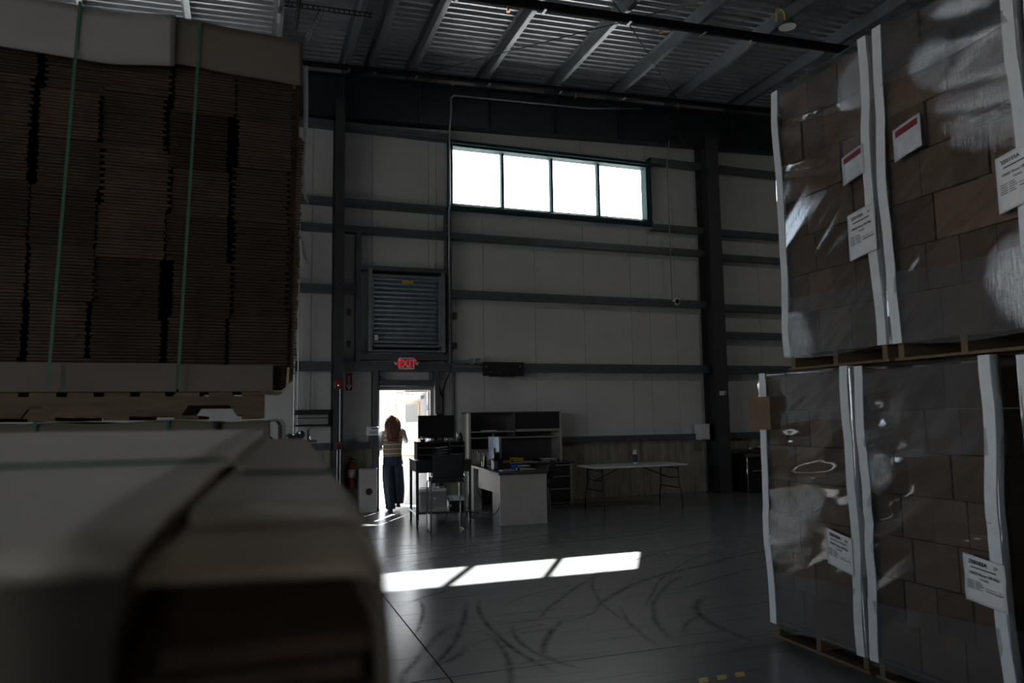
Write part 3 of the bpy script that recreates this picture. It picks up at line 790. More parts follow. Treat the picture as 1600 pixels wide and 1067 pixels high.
# foreground bale
fb = thing('carton_bale', 'out of focus bale of flat cartons with two overlapping top covers beside the lens', 'carton bale', (-.5, 1.0, 0), 0, 'strapped carton bales')
pallet(fb, -1.1, .08, .5, 1.62, 0)
bundle_grid(fb, [-1.08, -.80, -.55, -.30, -.055, .082], .47, 1.60, .14, 1.495, 25, m_edgem, .016)
def xr(y): return .078+(y-.44)*.040
def xs(y): return -.054+(y-.40)*.075
def zr(x, y):   # right cover top, sagging to the front and to the right
    f = (y-.55)/1.07
    return H-(.066-.024*max(0, f))-.004*(x/.12)
def rc(u, v):
    y = .55+(1.62-.55)*v; x = xs(y)+.010+(xr(y)-xs(y)-.010)*u
    e = max(0, (u-.9)/.1)
    return (x, y, zr(x, y)-.010*e*e)
c2 = build('cover_sheet', MB().grid(rc, 20, 16), m_capf, fb, smooth=True, solid=.012)
def rflap(u, v):
    y = .542-.100*v; xl = -.033-.018*v; x = xl+(xr(y)-xl)*u; e = max(0, (u-.88)/.12)
    return (x, y, zr(x, .55)-.006-.0085*v-.008*e*e-.004*max(0, v-.85)/.15)
build('cover_flap', MB().grid(rflap, 12, 8), m_tan, c2, smooth=True, solid=.005)
def rside(u, v):
    y = .44+1.17*u; q = zr(xr(y), max(y, .55)) - (.018*max(0, (.55-y)/.1))
    return (xr(y)+.004*math.sin(v*PI), y, q-.012-.19*v)
build('cover_flap', MB().grid(rside, 14, 5), m_cap, c2, smooth=True, solid=.005)
def lc(u, v):
    y = .405+(1.62-.405)*v; x = -1.12+(xs(y)+1.12)*u
    z = H-(.060-.038*(v**.8))-.006*u
    return (x, y, z+.004-.006*math.exp(-v*26))
c1 = build('cover_sheet', MB().grid(lc, 30, 24), m_capw, fb, smooth=True, solid=.012)
def lfl(u, v):
    q = lc(u, 0); return (q[0], q[1]-.004-.006*math.sin(v*2), q[2]-.004-.25*v)
build('cover_flap', MB().grid(lfl, 24, 6), m_cap, c1, smooth=True, solid=.008)
def sq(y, x): return H-.04
sm = MB()
def sst(u, v):
    x = -1.12+1.215*u; y = .74+.07*u+.016*v
    zl = lc((x+1.12)/(xs(y)+1.12), (y-.405)/1.215)[2]+.008 if x < xs(y)+.012 else zr(x, y)+.009
    return (x, y, zl)
build('strap', MB().grid(sst, 90, 1), m_strap, fb, solid=.002)

# ------------------------------------------------------------------ things on the end wall
WY = YB-.20     # front of the girts
lv = thing('wall_louver', 'large grey steel ventilation louver with horizontal blades above the doorway', 'louver', (2.76, WY, 2.80))
m_louv = mat('blue_grey_louver_steel', (.22,.26,.30), .30, .55, .15, 5)
f = MB().box(2.05, 2.115, WY-.09, WY+.16, 2.80, 4.30); build('side_rail', f, m_louv, lv, bevel=.004)
build('side_rail', MB().box(3.385, 3.45, WY-.09, WY+.16, 2.80, 4.27), m_louv, lv, bevel=.004)
build('inner_frame', MB().box(2.115, 2.15, WY-.05, WY+.10, 2.90, 4.20).box(3.335, 3.385, WY-.07, WY+.10, 2.90, 4.20).box(2.15, 3.335, WY-.05, WY+.10, 4.15, 4.20).box(2.15, 3.335, WY-.06, WY+.10, 2.885, 2.93), m_louv, lv, bevel=.003)
build('back_plate', MB().box(2.10, 3.40, WY+.15, WY+.17, 2.82, 4.28), m_black, lv)
for k in range(15):
    z = 2.955+k*.0815
    p = [(WY+.045, z-.004), (WY+.012, z-.004), (WY-.004, z+.012), (WY-.012, z+.034), (WY-.010, z+.046), (WY+.006, z+.058), (WY-.006, z+.066), (WY+.004, z+.078), (WY+.022, z+.080), (WY+.022, z+.05), (WY+.012, z+.03), (WY+.045, z+.004)]
    build('slat', MB().prism(p, 'x', 2.155, 3.335), m_louv, lv)
build('linkage_bar', MB().box(3.29, 3.305, WY-.045, WY-.03, 2.98, 4.10), m_steel, lv)
build('warning_sticker', MB().box(2.655, 2.87, WY-.026, WY-.0235, 4.055, 4.105), m_yellow, lv)
build('actuator_box', MB().box(2.16, 2.225, WY-.06, WY-.02, 3.00, 3.10), m_white, lv, bevel=.005)
build('bottom_flange', MB().box(2.05, 3.45, WY-.07, WY+.1, 2.80, 2.835), m_louv, lv, bevel=.003)

ex_ = thing('exit_sign', 'lit exit sign with red letters and two lamp heads above the door', 'sign', (2.735, WY-.02, 2.49))
build('housing', MB().box(2.595, 2.885, WY-.075, WY-.012, 2.485, 2.70), m_white, ex_, bevel=.016)
build('face_plate', MB().box(2.618, 2.862, WY-.078, WY-.074, 2.512, 2.674), mat('dim_white_face', (.24,.23,.23), .5), ex_)
t_ = text('lettering', 'EXIT', .198, emit('exit_red', (1, .015, .025), .42), ex_, (2.737, WY-.0785, 2.522), (PI/2, 0, 0), 'CENTER', bold=.0015)
t_.scale = (.86, 1, 1)
for sx in (2.545, 2.93):
    hd = build('lamp_head', MB().lathe((sx, WY-.06, 2.60), [(.012, .06), (.03, .03), (.038, 0), (.034, -.025)], 14, 'y'), m_white, ex_, smooth=True)
    build('lamp_lens', MB().lathe((sx, WY-.088, 2.60), [(.03, 0), (.02, -.008)], 14, 'y'), m_chrome, hd, smooth=True)
    build('lamp_arm', MB().tube([(sx, WY-.03, 2.60), (2.737+(sx-2.737)*.7, WY-.03, 2.60)], .012, 8), m_greyp, hd)

ar = thing('extinguisher_sign', 'narrow red sign with a pale downward arrow under the girt beside the column', 'sign', (1.75, YB, 2.14))
build('panel', MB().box(1.69, 1.805, YB-.012, YB-.001, 2.12, 2.44), m_red, ar)
a = MB(); y0, y1 = YB-.015, YB-.012
a.box(1.73, 1.765, y0, y1, 2.215, 2.365); a.prism([(1.697, 2.215), (1.798, 2.215), (1.7475, 2.13)], 'y', y0, y1)
a.box(1.703, 1.792, y0, y1, 2.372, 2.378).box(1.703, 1.792, y0, y1, 2.424, 2.430)
build('down_arrow', a, m_redpale, ar)
build('arrow_inner', MB().box(1.739, 1.756, y0-.002, y0, 2.18, 2.36), mat('dark_arrow_core', (.12,.10,.10), .5), ar)

hn = thing('fire_alarm_strobe', 'red fire alarm horn strobe with clear lens high on the dark column', 'alarm', (1.515, YB-.43, 2.10))
build('body', MB().box(1.445, 1.585, YB-.49, YB-.42, 2.13, 2.28), m_red, hn, bevel=.012)
build('strobe_lens', MB().box(1.497, 1.54, YB-.515, YB-.488, 2.165, 2.205), m_chrome, hn, bevel=.008)
build('sound_grille', MB().box(1.46, 1.57, YB-.494, YB-.489, 2.225, 2.265), mat('dark_red_grille', (.2,.008,.008), .5), hn)
ps = thing('pull_station', 'small red fire alarm pull box low on the dark column', 'alarm', (1.53, YB-.43, 1.09))
build('body', MB().box(1.475, 1.585, YB-.47, YB-.42, 1.10, 1.235), mat('faded_red', (.14,.03,.02), .5), ps, bevel=.008)
build('pull_handle', MB().box(1.50, 1.56, YB-.488, YB-.468, 1.155, 1.185), m_black, ps, bevel=.004)
build('plate', MB().box(1.49, 1.57, YB-.474, YB-.470, 1.115, 1.145), m_black, ps)
tag(build('conduit', MB().tube([(1.545, YB-.445, 1.235), (1.545, YB-.445, 2.13)], .012, 8).tube([(1.505, YB-.445, .02), (1.505, YB-.445, 1.10)], .011, 8).tube([(1.555, YB-.445, .02), (1.555, YB-.445, 1.10)], .011, 8), m_conduit, at=(1.53, YB-.445, .02), kind=None), 'thin conduit on the dark column linking the strobe and the pull box', 'conduit')

kp = thing('access_keypad', 'pale alarm keypad panel on the left door post', 'keypad', (2.13, YB-.22, 1.32))
build('body', MB().box(2.03, 2.235, YB-.25, YB-.205, 1.32, 1.475), m_white, kp, bevel=.008)
build('screen', MB().box(2.11, 2.215, YB-.254, YB-.249, 1.432, 1.452), emit('dark_blue_screen', (.02, .04, .16), .05), kp)
build('keys', MB().box(2.08, 2.215, YB-.254, YB-.249, 1.345, 1.395), mat('blue_grey_keys', (.28,.34,.48), .5), kp)
build('mount_stem', MB().box(2.10, 2.16, YB-.21, YB, 1.12, 1.33), m_steel, kp)

fe = thing('fire_extinguisher', 'red fire extinguisher with a pale band on the concrete left of the door', 'extinguisher', (1.78, YB-.12, .40))
build('cylinder', MB().lathe((1.78, YB-.12, 0), [(.062, .42), (.072, .44), (.072, .80), (.06, .85), (.03, .885), (.022, .90)], 20), m_red, fe, smooth=True)
build('label_band', MB().lathe((1.78, YB-.12, 0), [(.0732, .60), (.0732, .74)], 20), mat('label_pale', (.45,.42,.38), .5), fe, smooth=True)
build('valve', MB().tube([(1.78, YB-.12, .895), (1.78, YB-.12, .94)], .018, 10).tube([(1.78, YB-.12, .93), (1.72, YB-.15, .925)], .008, 6).tube([(1.78, YB-.12, .945), (1.71, YB-.16, .97)], .007, 6), m_black, fe)
build('hose', MB().tube([(1.80, YB-.13, .92), (1.85, YB-.16, .90), (1.865, YB-.17, .80), (1.855, YB-.17, .62), (1.845, YB-.165, .52)], .011, 8), m_black, fe, smooth=True)
build('wall_bracket', MB().box(1.74, 1.82, YB-.055, YB-.02, .50, .80), m_steel, fe)

bx = thing('grey_wall_cabinet', 'low pale grey cabinet with one round black port left of the doorway', 'cabinet', (2.05, YB-.2, 0))
build('body', MB().box(1.90, 2.20, YB-.32, YB-.03, 0, .74), m_grey, bx, bevel=.012)
build('top_cap', MB().box(1.895, 2.205, YB-.325, YB-.025, .74, .762), m_greyp, bx, bevel=.006)
build('round_port', MB().lathe((2.06, YB-.318, .36), [(.058, .004), (.058, -.012), (.046, -.012), (.046, -.005)], 20, 'y'), m_black, bx, smooth=False)

ht_ = thing('wall_heater', 'grey wall-mounted heater under a black ledge left of the dark column', 'heater', (1.1, YB-.1, 1.50))
build('ledge', MB().box(.81, 1.40, YB-.30, YB-.01, 1.70, 1.78), m_black, ht_, bevel=.006)
build('case', MB().box(.845, 1.375, YB-.25, YB-.02, 1.53, 1.70), m_greyp, ht_, bevel=.010)
build('air_slot', MB().box(.85, 1.37, YB-.253, YB-.249, 1.632, 1.648), m_black, ht_)
build('lower_lip', MB().box(.82, 1.395, YB-.27, YB-.015, 1.50, 1.53), m_black, ht_, bevel=.004)

pl = thing('mounting_plate', 'flat black steel plate with bright bolts fixed on the girt right of the exit sign', 'plate', (4.58, WY-.04, 2.37))
pm_ = MB()
for (a, b, c, d) in minus(4.17, 4.985, 2.375, 2.635, [(4.30, 4.325, 2.44, 2.465), (4.84, 4.865, 2.44, 2.465)]): pm_.box(a, b, WY-.06, WY-.045, c, d)
build('plate_sheet', pm_, m_black, pl)
build('lower_lip', MB().box(4.29, 4.80, WY-.075, WY-.046, 2.36, 2.385), m_black, pl)
for (x, z) in ((4.235, 2.55), (4.91, 2.555), (4.51, 2.60), (4.64, 2.60), (4.575, 2.515), (4.51, 2.435), (4.64, 2.435)):
    big = x < 4.3 or x > 4.8
    build('bolt', MB().lathe((x, WY-.061, z), [(.016 if big else .007, .002), (.016 if big else .007, -.006)], 8, 'y'), m_conduit, pl)
build('standoff', MB().box(4.2, 4.26, WY-.046, WY-.011, 2.47, 2.61).box(4.88, 4.94, WY-.046, WY-.011, 2.47, 2.61), m_steel, pl, kind=None)
jb = thing('junction_box', 'small pale metal junction box on the girt just left of the black plate', 'electrical box', (3.955, WY-.03, 2.58))
build('body', MB().box(3.92, 4.0, WY-.06, WY-.012, 2.585, 2.705), m_conduit, jb, bevel=.004)
build('toggle', MB().lathe((3.96, WY-.062, 2.645), [(.008, .002), (.006, -.01)], 8, 'y'), m_black, jb)
ob = thing('outlet_box', 'dark square outlet box on the girt between the pale box and the black plate', 'electrical box', (4.08, WY-.03, 2.58))
build('body', MB().box(4.04, 4.13, WY-.055, WY-.012, 2.59, 2.70), m_steel, ob, bevel=.004)
build('cover', MB().box(4.055, 4.115, WY-.059, WY-.054, 2.61, 2.68), m_greyp, ob, bevel=.003)
tag(build('conduit', MB().tube([(3.58, WY-.03, 2.655), (3.92, WY-.03, 2.655)], .011, 8).tube([(3.58, WY-.03, 2.545), (4.17, WY-.03, 2.545)], .010, 8), m_conduit, at=(3.6, WY-.03, 2.55)), 'pair of short bright conduits along the girt left of the black plate', 'conduit')

# tall conduit beside the window with its bends and the cables below it
zt = roofz(3.54)-.30
tag(build('conduit', MB().tube([(3.545, YB-.235, 2.60), (3.545, YB-.235, 5.45), (3.555, YB-.26, 5.55), (3.545, YB-.30, 5.65), (3.545, YB-.30, 6.95), (3.545, YB-.44, 7.28), (3.545, YB-.46, zt-.05), (3.60, YB-.46, zt), (6.4, YB-.46, zt+.11), (7.6, YB-.46, zt+.26)], .017, 8), m_conduit, at=(3.545, YB-.3, 2.6), smooth=True), 'tall thin conduit climbing beside the high window to the roof beam', 'conduit')
tag(build('power_cable', MB().tube([(3.55, YB-.22, 2.58), (3.56, YB-.2, 2.45), (3.50, YB-.12, 2.30), (3.46, YB-.05, 2.10), (3.46, YB-.03, 1.05), (3.42, YB-.05, .30)], .014, 8).tube([(3.36, YB-.05, 2.26), (3.43, YB-.05, 2.06), (3.46, YB-.03, 1.96)], .011, 8), m_black, at=(3.46, YB-.05, .3), smooth=True), 'black cables joining in a Y on the wall right of the door', 'cable')
tag(build('conduit', MB().tube([(3.66, YB-.03, .80), (3.66, YB-.03, 2.46)], .022, 8), m_steel, at=(3.66, YB-.03, .8)), 'dark vertical conduit behind the monitor between door and hutch desk', 'conduit')
tag(build('conduit', MB().tube([(.80, YB-.24, 1.3), (.80, YB-.24, 5.4)], .016, 8).tube([(.86, YB-.24, 1.3), (.86, YB-.24, 5.4)], .012, 8), m_conduit, at=(.83, YB-.06, 1.3)), 'pair of vertical conduits on the wall beside the tall bale', 'conduit')
# dome camera on the girt and its drop
dc = thing('security_camera', 'white round security camera on the girt left of the right column', 'camera', (8.40, YB-.25, 3.92))
build('mount_ring', MB().lathe((8.40, YB-.215, 3.935), [(.075, .015), (.082, -.02), (.070, -.045)], 20, 'y'), m_white, dc, smooth=True)
build('camera_eye', MB().lathe((8.40, YB-.262, 3.935), [(.048, .01), (.042, -.02), (.022, -.04)], 16, 'y'), m_blackg, dc, smooth=True)
build('camera_bracket', MB().box(8.24, 8.34, YB-.26, YB-.20, 3.875, 3.925), m_steel, dc)
tag(build('conduit', MB().tube([(8.30, YB-.225, 3.94), (8.30, YB-.225, 6.95), (8.33, YB-.30, 7.35)], .012, 8), m_conduit, at=(8.3, YB-.22, 3.9)), 'thin conduit dropping to the white security camera', 'conduit')
coil = [(8.52+.12*math.cos(a*.55), YB-.47-.004*a, 7.40+.12*math.sin(a*.55)) for a in range(36)]
tag(build('cable_coil', MB().tube(coil, .008, 6), m_black, at=(8.52, YB-.5, 7.28), smooth=True), 'coiled black cable hung on the roof beam above the camera', 'cable')
pd = thing('paper_dispenser', 'white box dispenser on the near edge of the right column', 'dispenser', (8.95, YB-.2, 1.06))
build('body', MB().box(8.83, 9.06, YB-.26, YB-.03, 1.08, 1.39), m_white, pd, bevel=.012)
build('lid', MB().box(8.825, 9.065, YB-.265, YB-.03, 1.39, 1.405), m_white, pd, bevel=.004)
build('outlet_lip', MB().box(8.87, 9.02, YB-.268, YB-.255, 1.085, 1.10), m_greyp, pd)
sb = thing('switch_box', 'small pale switch box on the right column above the dispenser', 'electrical box', (9.25, YB-.47, 2.0))
build('body', MB().box(9.19, 9.28, YB-.50, YB-.452, 1.98, 2.07), m_white, sb, bevel=.004)
build('side_cover', MB().box(9.285, 9.35, YB-.49, YB-.452, 1.985, 2.085), m_greyp, sb, bevel=.004)

# ------------------------------------------------------------------ things under the roof
def pipe(name, label, y, x0, x1, r, dz, heads):
    root = thing(name, label, 'pipe', ((x0+x1)/2, y, roofz((x0+x1)/2)+dz))
    build('pipe_run', MB().tube([(x0, y, roofz(x0)+dz), (x1, y, roofz(x1)+dz)], r, 20), m_pipe, root)
    for x in heads:
        z = roofz(x)+dz
        h = build('sprinkler_head', MB().lathe((x, y, z-r), [(.016, .02), (.022, -.02), (.014, -.05), (.012, -.075), (.035, -.08), (.035, -.085)], 10), m_copper, root, smooth=False)
    for x in PXS[6:16]:
        if x0 < x < x1: build('hanger', MB().tube([(x+.05, y, roofz(x)+.02), (x+.05, y, roofz(x)+dz-r-.01)], .007, 6).box(x+.03, x+.07, y-r-.01, y+r+.01, roofz(x)+dz-r-.012, roofz(x)+dz-r), m_conduit, root)
pipe('sprinkler_pipe', 'black sprinkler pipe close to the end wall under the purlins', 12.75, -6, 15.5, .050, -.10, (3.5, 5.98, 8.3))
pipe('sprinkler_pipe', 'thicker black sprinkler pipe crossing the roof nearer the middle of the hall', 10.02, -6, 15.5, .075, -.11, (3.62, 6.25, 8.0))
NODE = Vector((5.74, 10.22, roofz(5.74)-.03))
for end, lab in (((2.75, 13.0, 7.86), 'thin roof brace rod running toward the roof beam left of the window'), ((8.5, 13.0, 8.1), 'thin roof brace rod running toward the roof beam above the right column'),
                 ((8.6, 7.4, 8.1), 'thin roof brace rod running up from the knot of rods toward the ceiling lamp'), ((2.8, 7.4, 7.88), 'thin roof brace rod running out over the middle of the hall')):
    tag(build('brace_rod', MB().tube([NODE, Vector(end)], .009, 6), m_col, at=tuple(NODE), smooth=True), lab, 'rod')
tag(build('brace_plate', MB().lathe(tuple(NODE), [(.05, -.02), (.05, .02)], 10), m_conduit, at=tuple(NODE)), 'round steel plate where the thin roof rods cross', 'plate')
m_glow = emit('lamp_lens_lit', (1, .97, .92), 1.0)
def highbay(name, x, y, label, lit):
    z = roofz(x)-.16
    root = thing(name, label, 'ceiling lamp', (x, y, z))
    build('shade', MB().lathe((x, y, z), [(.05, .12), (.09, .10), (.12, .05), (.15, .02), (.155, 0), (.148, 0), (.14, .02), (.10, .05)], 24), m_steel, root, smooth=True)
    build('lens', MB().lathe((x, y, z), [(.14, .012), (.14, .002)], 24), m_glow if lit else m_lens, root)
    hk = [(x-.13+.085*math.cos(a), y, z+.20+.10*math.sin(a)) for a in [PI*i/8 for i in range(9)]]
    build('bail_hook', MB().tube([(x-.215, y, z+.06)]+hk[::-1]+[(x-.045, y, z+.06)], .016, 8), m_yellow, root, smooth=True)
    if lit:
        l = bpy.data.lights.new('high_bay_lamp_light', 'AREA'); l.shape = 'DISK'; l.size = .27; l.energy = LAMP_W; l.color = (1, .97, .93)
        o = bpy.data.objects.new('high_bay_lamp_light', l); COL.objects.link(o); o.parent = root; o.location = (0, 0, -.004)
highbay('high_bay_lamp', 8.36, 9.53, 'unlit round ceiling lamp with a frosted lens and a yellow hook beside a purlin', False)
highbay('high_bay_lamp', 9.9, 6.3, 'lit round ceiling lamp high over the right stacks', True)
# black slotted rack at the upper left
tr = thing('slotted_rack', 'black slotted strut rack hung under the roof beside the bale', 'cable rack', (.9, 10.9, 7.7))
def slot(pa, pb, name='strut'):
    m = MB(); pa, pb = Vector(pa), Vector(pb); L = (pb-pa).length; d = (pb-pa)/L; n = int(L/.075)
    s = d.cross(Vector((0, 1, 0))).normalized()*.032
    m.tube([pa+s, pb+s], .010, 6); m.tube([pa-s, pb-s], .010, 6)
    for k in range(n): m.tube([pa+d*(k+.5)*L/n-s, pa+d*(k+.5)*L/n+s], .009, 4)
    build(name, m, m_black, tr)
slot((.43, 10.9, 7.70), (1.73, 10.9, 7.74)); slot((.47, 10.9, 7.70), (.47, 10.2, 7.80)); slot((.98, 10.9, 7.70), (.80, 11.6, 7.52))
build('hanger_pipe', MB().tube([(.64, 10.0, 7.72), (.64, 11.6, 7.70)], .035, 8), m_pipe, tr, smooth=True)
build('bright_bracket', MB().box(.36, .40, 11.2, 11.5, 7.70, 7.80), m_conduit, tr)

# ------------------------------------------------------------------ rolling workstation by the door
ct = thing('rolling_workstation', 'black rolling standing workstation on casters in front of the open door', 'workstation', (2.45, 11.17, 0), math.radians(-5.5), local=True)
m_cart = mat('black_cart_enamel', (.012,.012,.015), .3, 0, .2, 9)
W2, D2 = .84, .86
build('work_surface', MB().box(-.01, W2+.01, -.01, D2, .945, .972), m_cart, ct, bevel=.005)
build('apron', MB().box(.02, W2-.02, .0, .018, .79, .945).box(0, .018, .02, D2-.02, .80, .945).box(W2-.018, W2, .02, D2-.02, .80, .945), m_cart, ct)
for x in (0, W2-.04):
    for y in (0, D2-.04):
        lg = build('leg', MB().box(x, x+.04, y, y+.04, .09, .945), m_cart, ct)
        cs = build('caster', MB().lathe((x+.02, y+.035, .042), [(.012, -.016), (.042, -.014), (.042, .014), (.012, .016)], 14, 'x'), m_black, lg, smooth=False)
        build('caster_fork', MB().box(x, x+.04, y+.005, y+.045, .075, .095), m_chrome, lg)
build('lower_shelf', MB().box(.02, W2-.02, .10, D2-.05, .165, .185), m_cart, ct)
build('side_rail', MB().box(0, .02, .04, D2-.04, .15, .18).box(W2-.02, W2, .04, D2-.04, .15, .18), m_chrome, ct)
og = build('desk_organizer', MB().box(.07, .09, .44, .83, .972, 1.235).box(.81, .83, .44, .83, .972, 1.235).box(.07, .83, .44, .83, 1.222, 1.240).box(.07, .83, .80, .83, .972, 1.222).box(.31, .33, .45, .80, .972, 1.222).box(.58, .60, .45, .80, .972, 1.222), m_cart, ct)
for (a, b, z) in ((.09, .31, 1.14), (.60, .81, 1.16), (.09, .31, 1.03), (.60, .81, 1.03)): build('organizer_shelf', MB().box(a, b, .44, .80, z, z+.012), m_steel, og)
cart_rot = math.radians(-5.5)
def cw(x, y, z):
    c, s = math.cos(cart_rot), math.sin(cart_rot); return (2.45+x*c-y*s, 11.17+x*s+y*c, z)
def cth(name, label, cat, x, y, z, rz=0, group=None): return thing(name, label, cat, cw(x, y, z), cart_rot+rz, group, True)
pp = cth('document_pile', 'loose grey papers heaped in the middle cubby of the workstation', 'papers', .455, .55, .972)
for k in range(9): build('sheet', MB().obox((0, 0, .03+.018*k), (.22, .2, .004), Matrix.Rotation(.06*((k*7) % 5-2), 3, 'Y')@Matrix.Rotation(.1*((k*3) % 4-1.5), 3, 'Z')), m_paper if k == 8 else m_greyp, pp)
mn = cth('computer_monitor', 'wide black computer monitor with a webcam on the rolling workstation', 'monitor', .40, .63, 1.240, math.radians(5))
build('screen', MB().box(-.285, .285, -.012, .03, .055, .405), m_blackg, mn, bevel=.006)
build('screen_bezel', MB().box(-.292, .292, -.008, .026, .048, .412), m_black, mn, bevel=.006)
build('stand', MB().box(-.03, .03, .03, .05, .01, .22).box(-.12, .12, -.06, .12, 0, .012), m_black, mn, bevel=.004)
build('webcam', MB().box(.0, .11, -.02, .03, .412, .447), m_black, mn, bevel=.008)
mg = cth('glass_mug', 'clear mug under the left side of the monitor', 'mug', .17, .52, 1.240)
build('cup', MB().lathe((0, 0, 0), [(.036, 0), (.040, .085), (.037, .085), (.033, .006)], 18), m_chrome, mg, smooth=True)
build('handle', MB().tube([(.038, 0, .07), (.062, 0, .06), (.062, 0, .03), (.038, 0, .02)], .005, 6), m_chrome, mg, smooth=True)
bt = cth('small_camera', 'small shiny gadget under the right side of the monitor', 'gadget', .56, .52, 1.240)
build('body', MB().box(-.045, .045, -.02, .02, 0, .055), m_greyp, bt, bevel=.006)
build('lens_ring', MB().lathe((.0, -.022, .028), [(.022, .004), (.020, -.012)], 14, 'y'), m_chrome, bt, smooth=True)
pn = cth('silver_rod', 'upright silver rod at the right end of the workstation shelf', 'rod', .735, .60, 1.240)
build('rod_shaft', MB().tube([(0, 0, 0), (0, 0, .14)], .010, 8), m_chrome, pn, smooth=True)
build('rod_foot', MB().lathe((0, 0, 0), [(.022, 0), (.016, .012)], 12), m_black, pn)
sc_ = cth('barcode_scanner', 'black hump shaped scanner dock right of the silver rod', 'scanner', .79, .62, 1.240)
build('dock', MB().lathe((0, 0, 0), [(.038, 0), (.042, .03), (.035, .09), (.018, .125), (.004, .13)], 14), m_black, sc_, smooth=True)
kb = cth('stapler', 'small shiny stapler on the front of the workstation top', 'stapler', .36, .16, .972, .5)
build('base', MB().box(-.07, .07, -.018, .018, 0, .010), m_black, kb, bevel=.003)
build('arm', MB().prism([(-.07, .012), (.06, .022), (.07, .034), (-.06, .048)], 'y', -.016, .016), m_chrome, kb, bevel=.004)
pr = cth('laser_printer', 'pale grey laser printer on the lower shelf of the workstation', 'printer', .30, .40, .185)
build('body', MB().box(-.22, .20, -.20, .20, .02, .30), m_greyp, pr, bevel=.014)
build('top_cover', MB().box(-.22, .20, -.20, .20, .30, .345), m_white, pr, bevel=.014)
build('output_slot', MB().box(-.17, .08, .02, .10, .343, .350).box(-.12, .06, -.14, -.08, .343, .349), m_black, pr)
build('control_panel', MB().box(.10, .19, -.05, .1, .344, .356), m_black, pr, bevel=.003)
build('emblem_dot', MB().lathe((.01, -.201, .20), [(.020, .002), (.018, -.003)], 16, 'y'), m_white, pr)
build('paper_tray', MB().box(-.21, .19, -.206, .1, .0, .075), m_grey, pr, bevel=.004)
build('tray_grip', MB().box(-.10, .0, -.208, -.2, .05, .062), m_black, pr)
gb = cth('paper_ream_box', 'pale green topped box right of the printer on the lower shelf', 'box', .66, .42, .185)
build('carton_body', MB().box(-.11, .12, -.14, .14, .0, .145), m_black, gb, bevel=.004)
build('carton_lid', MB().box(-.125, .125, -.15, .15, .145, .20), m_mint, gb, bevel=.006)
build('knob', MB().lathe((-.10, -.145, .07), [(.022, .004), (.020, -.015)], 12, 'y'), m_tan, gb)

def sled_chair(label, loc, rz, seat_h, back0, back1, chrome):
    root = thing('sled_base_chair', label, 'chair', loc, rz, 'black sled base chairs', True)
    m = m_chrome if chrome else m_black
    def bk(u, v):
        x = -.225+.45*u; y = -.02-.07*v+.035*math.cos((u-.5)*PI)*-1; z = back0+(back1-back0)*v-.012*math.cos((u-.5)*PI)*(1-v)
        return (x, y, z)
    build('backrest', MB().grid(bk, 12, 6), m_blackm, root, smooth=True, solid=.022)
    def st(u, v):
        x = -.225+.45*u; y = .01+.42*v; return (x, y, seat_h+.012*math.sin(v*PI)*-1+.012*abs(u-.5)+.01*v)
    build('seat', MB().grid(st, 10, 8), m_blackm, root, smooth=True, solid=.03)
    for s in (-1, 1):
        x = .245*s
        fr_ = MB().tube([(s*.22, -.06, back0+.08), (x, -.03, back0-.03), (x, 0, seat_h), (x, -.015, .03), (x, .0, .011), (x, .42, .011), (x, .445, .03), (x, .40, seat_h-.02)], .010, 8)
        build('leg', fr_, m, root, smooth=True)
    build('seat_rail', MB().tube([(-.245, .02, seat_h-.02), (.245, .02, seat_h-.02)], .010, 8).tube([(-.245, .38, seat_h-.02), (.245, .38, seat_h-.02)], .010, 8), m, root)
    return root
sled_chair('tall black sled base chair facing the rolling workstation', (2.755, 10.46, 0), math.radians(-6), .715, .76, 1.09, True)
sled_chair('black sled base chair tucked behind the right side of the return desk', (4.86, 11.85, 0), math.radians(75), .47, .56, .86, False)

# ------------------------------------------------------------------ desk with hutch
dk = thing('hutch_desk', 'grey L shaped office desk with dark top and shelf hutch against the wall', 'desk', (4.6, 12.3, 0))
tp = MB(); poly = [(3.80, 13.38), (3.80, 12.76), (3.76, 12.3), (3.70, 11.7), (3.63, 11.1), (3.60, 10.66), (4.385, 10.66), (4.385, 12.45), (4.50, 12.72), (4.75, 12.76), (5.79, 12.76), (5.79, 13.38)]
build('desk_top', MB().prism(poly, 'z', .745, .775), m_dark, dk, bevel=.004)
edge = [(3.797, 12.78), (3.757, 12.3), (3.697, 11.7), (3.627, 11.1), (3.597, 10.68)]
eb = MB()
for (a, b) in zip(edge[:-1], edge[1:]):
    n = len(eb.v)
    for q in (a, b): eb.v += [(q[0]-.004, q[1], .735), (q[0]+.004, q[1], .735), (q[0]+.004, q[1], .772), (q[0]-.004, q[1], .772)]
    eb.f += [tuple(n+i for i in q) for q in ((0,1,2,3),(7,6,5,4),(0,4,5,1),(1,5,6,2),(2,6,7,3),(3,7,4,0))]
build('edge_band', eb, m_grey, dk)
build('end_panel', MB().box(3.62, 4.37, 10.70, 10.73, 0, .745), m_grey, dk, bevel=.002)
build('modesty_panel', MB().box(3.745, 3.765, 10.73, 12.2, .43, .73), mat('shadow_grey_panel', (.13,.125,.125), .5), dk)  # darker than the desk grey: shade put into the panel colour
build('side_panel', MB().box(3.82, 3.965, 12.74, 12.77, 0, .745).box(3.82, 3.845, 12.77, 13.35, 0, .745), m_grey, dk)
pd_ = build('drawer_pedestal', MB().box(5.25, 5.27, 12.80, 13.35, .0, .745).box(5.70, 5.745, 12.80, 13.35, 0, .745).box(5.27, 5.70, 13.33, 13.35, .02, .745).box(5.27, 5.70, 12.81, 13.33, .02, .04), m_grey, dk)
for (z0, z1) in ((.53, .70), (.30, .49), (.035, .265)):
    d_ = build('drawer', MB().box(5.275, 5.695, 12.805, 13.3, z0, z1), m_dark, pd_, bevel=.003)
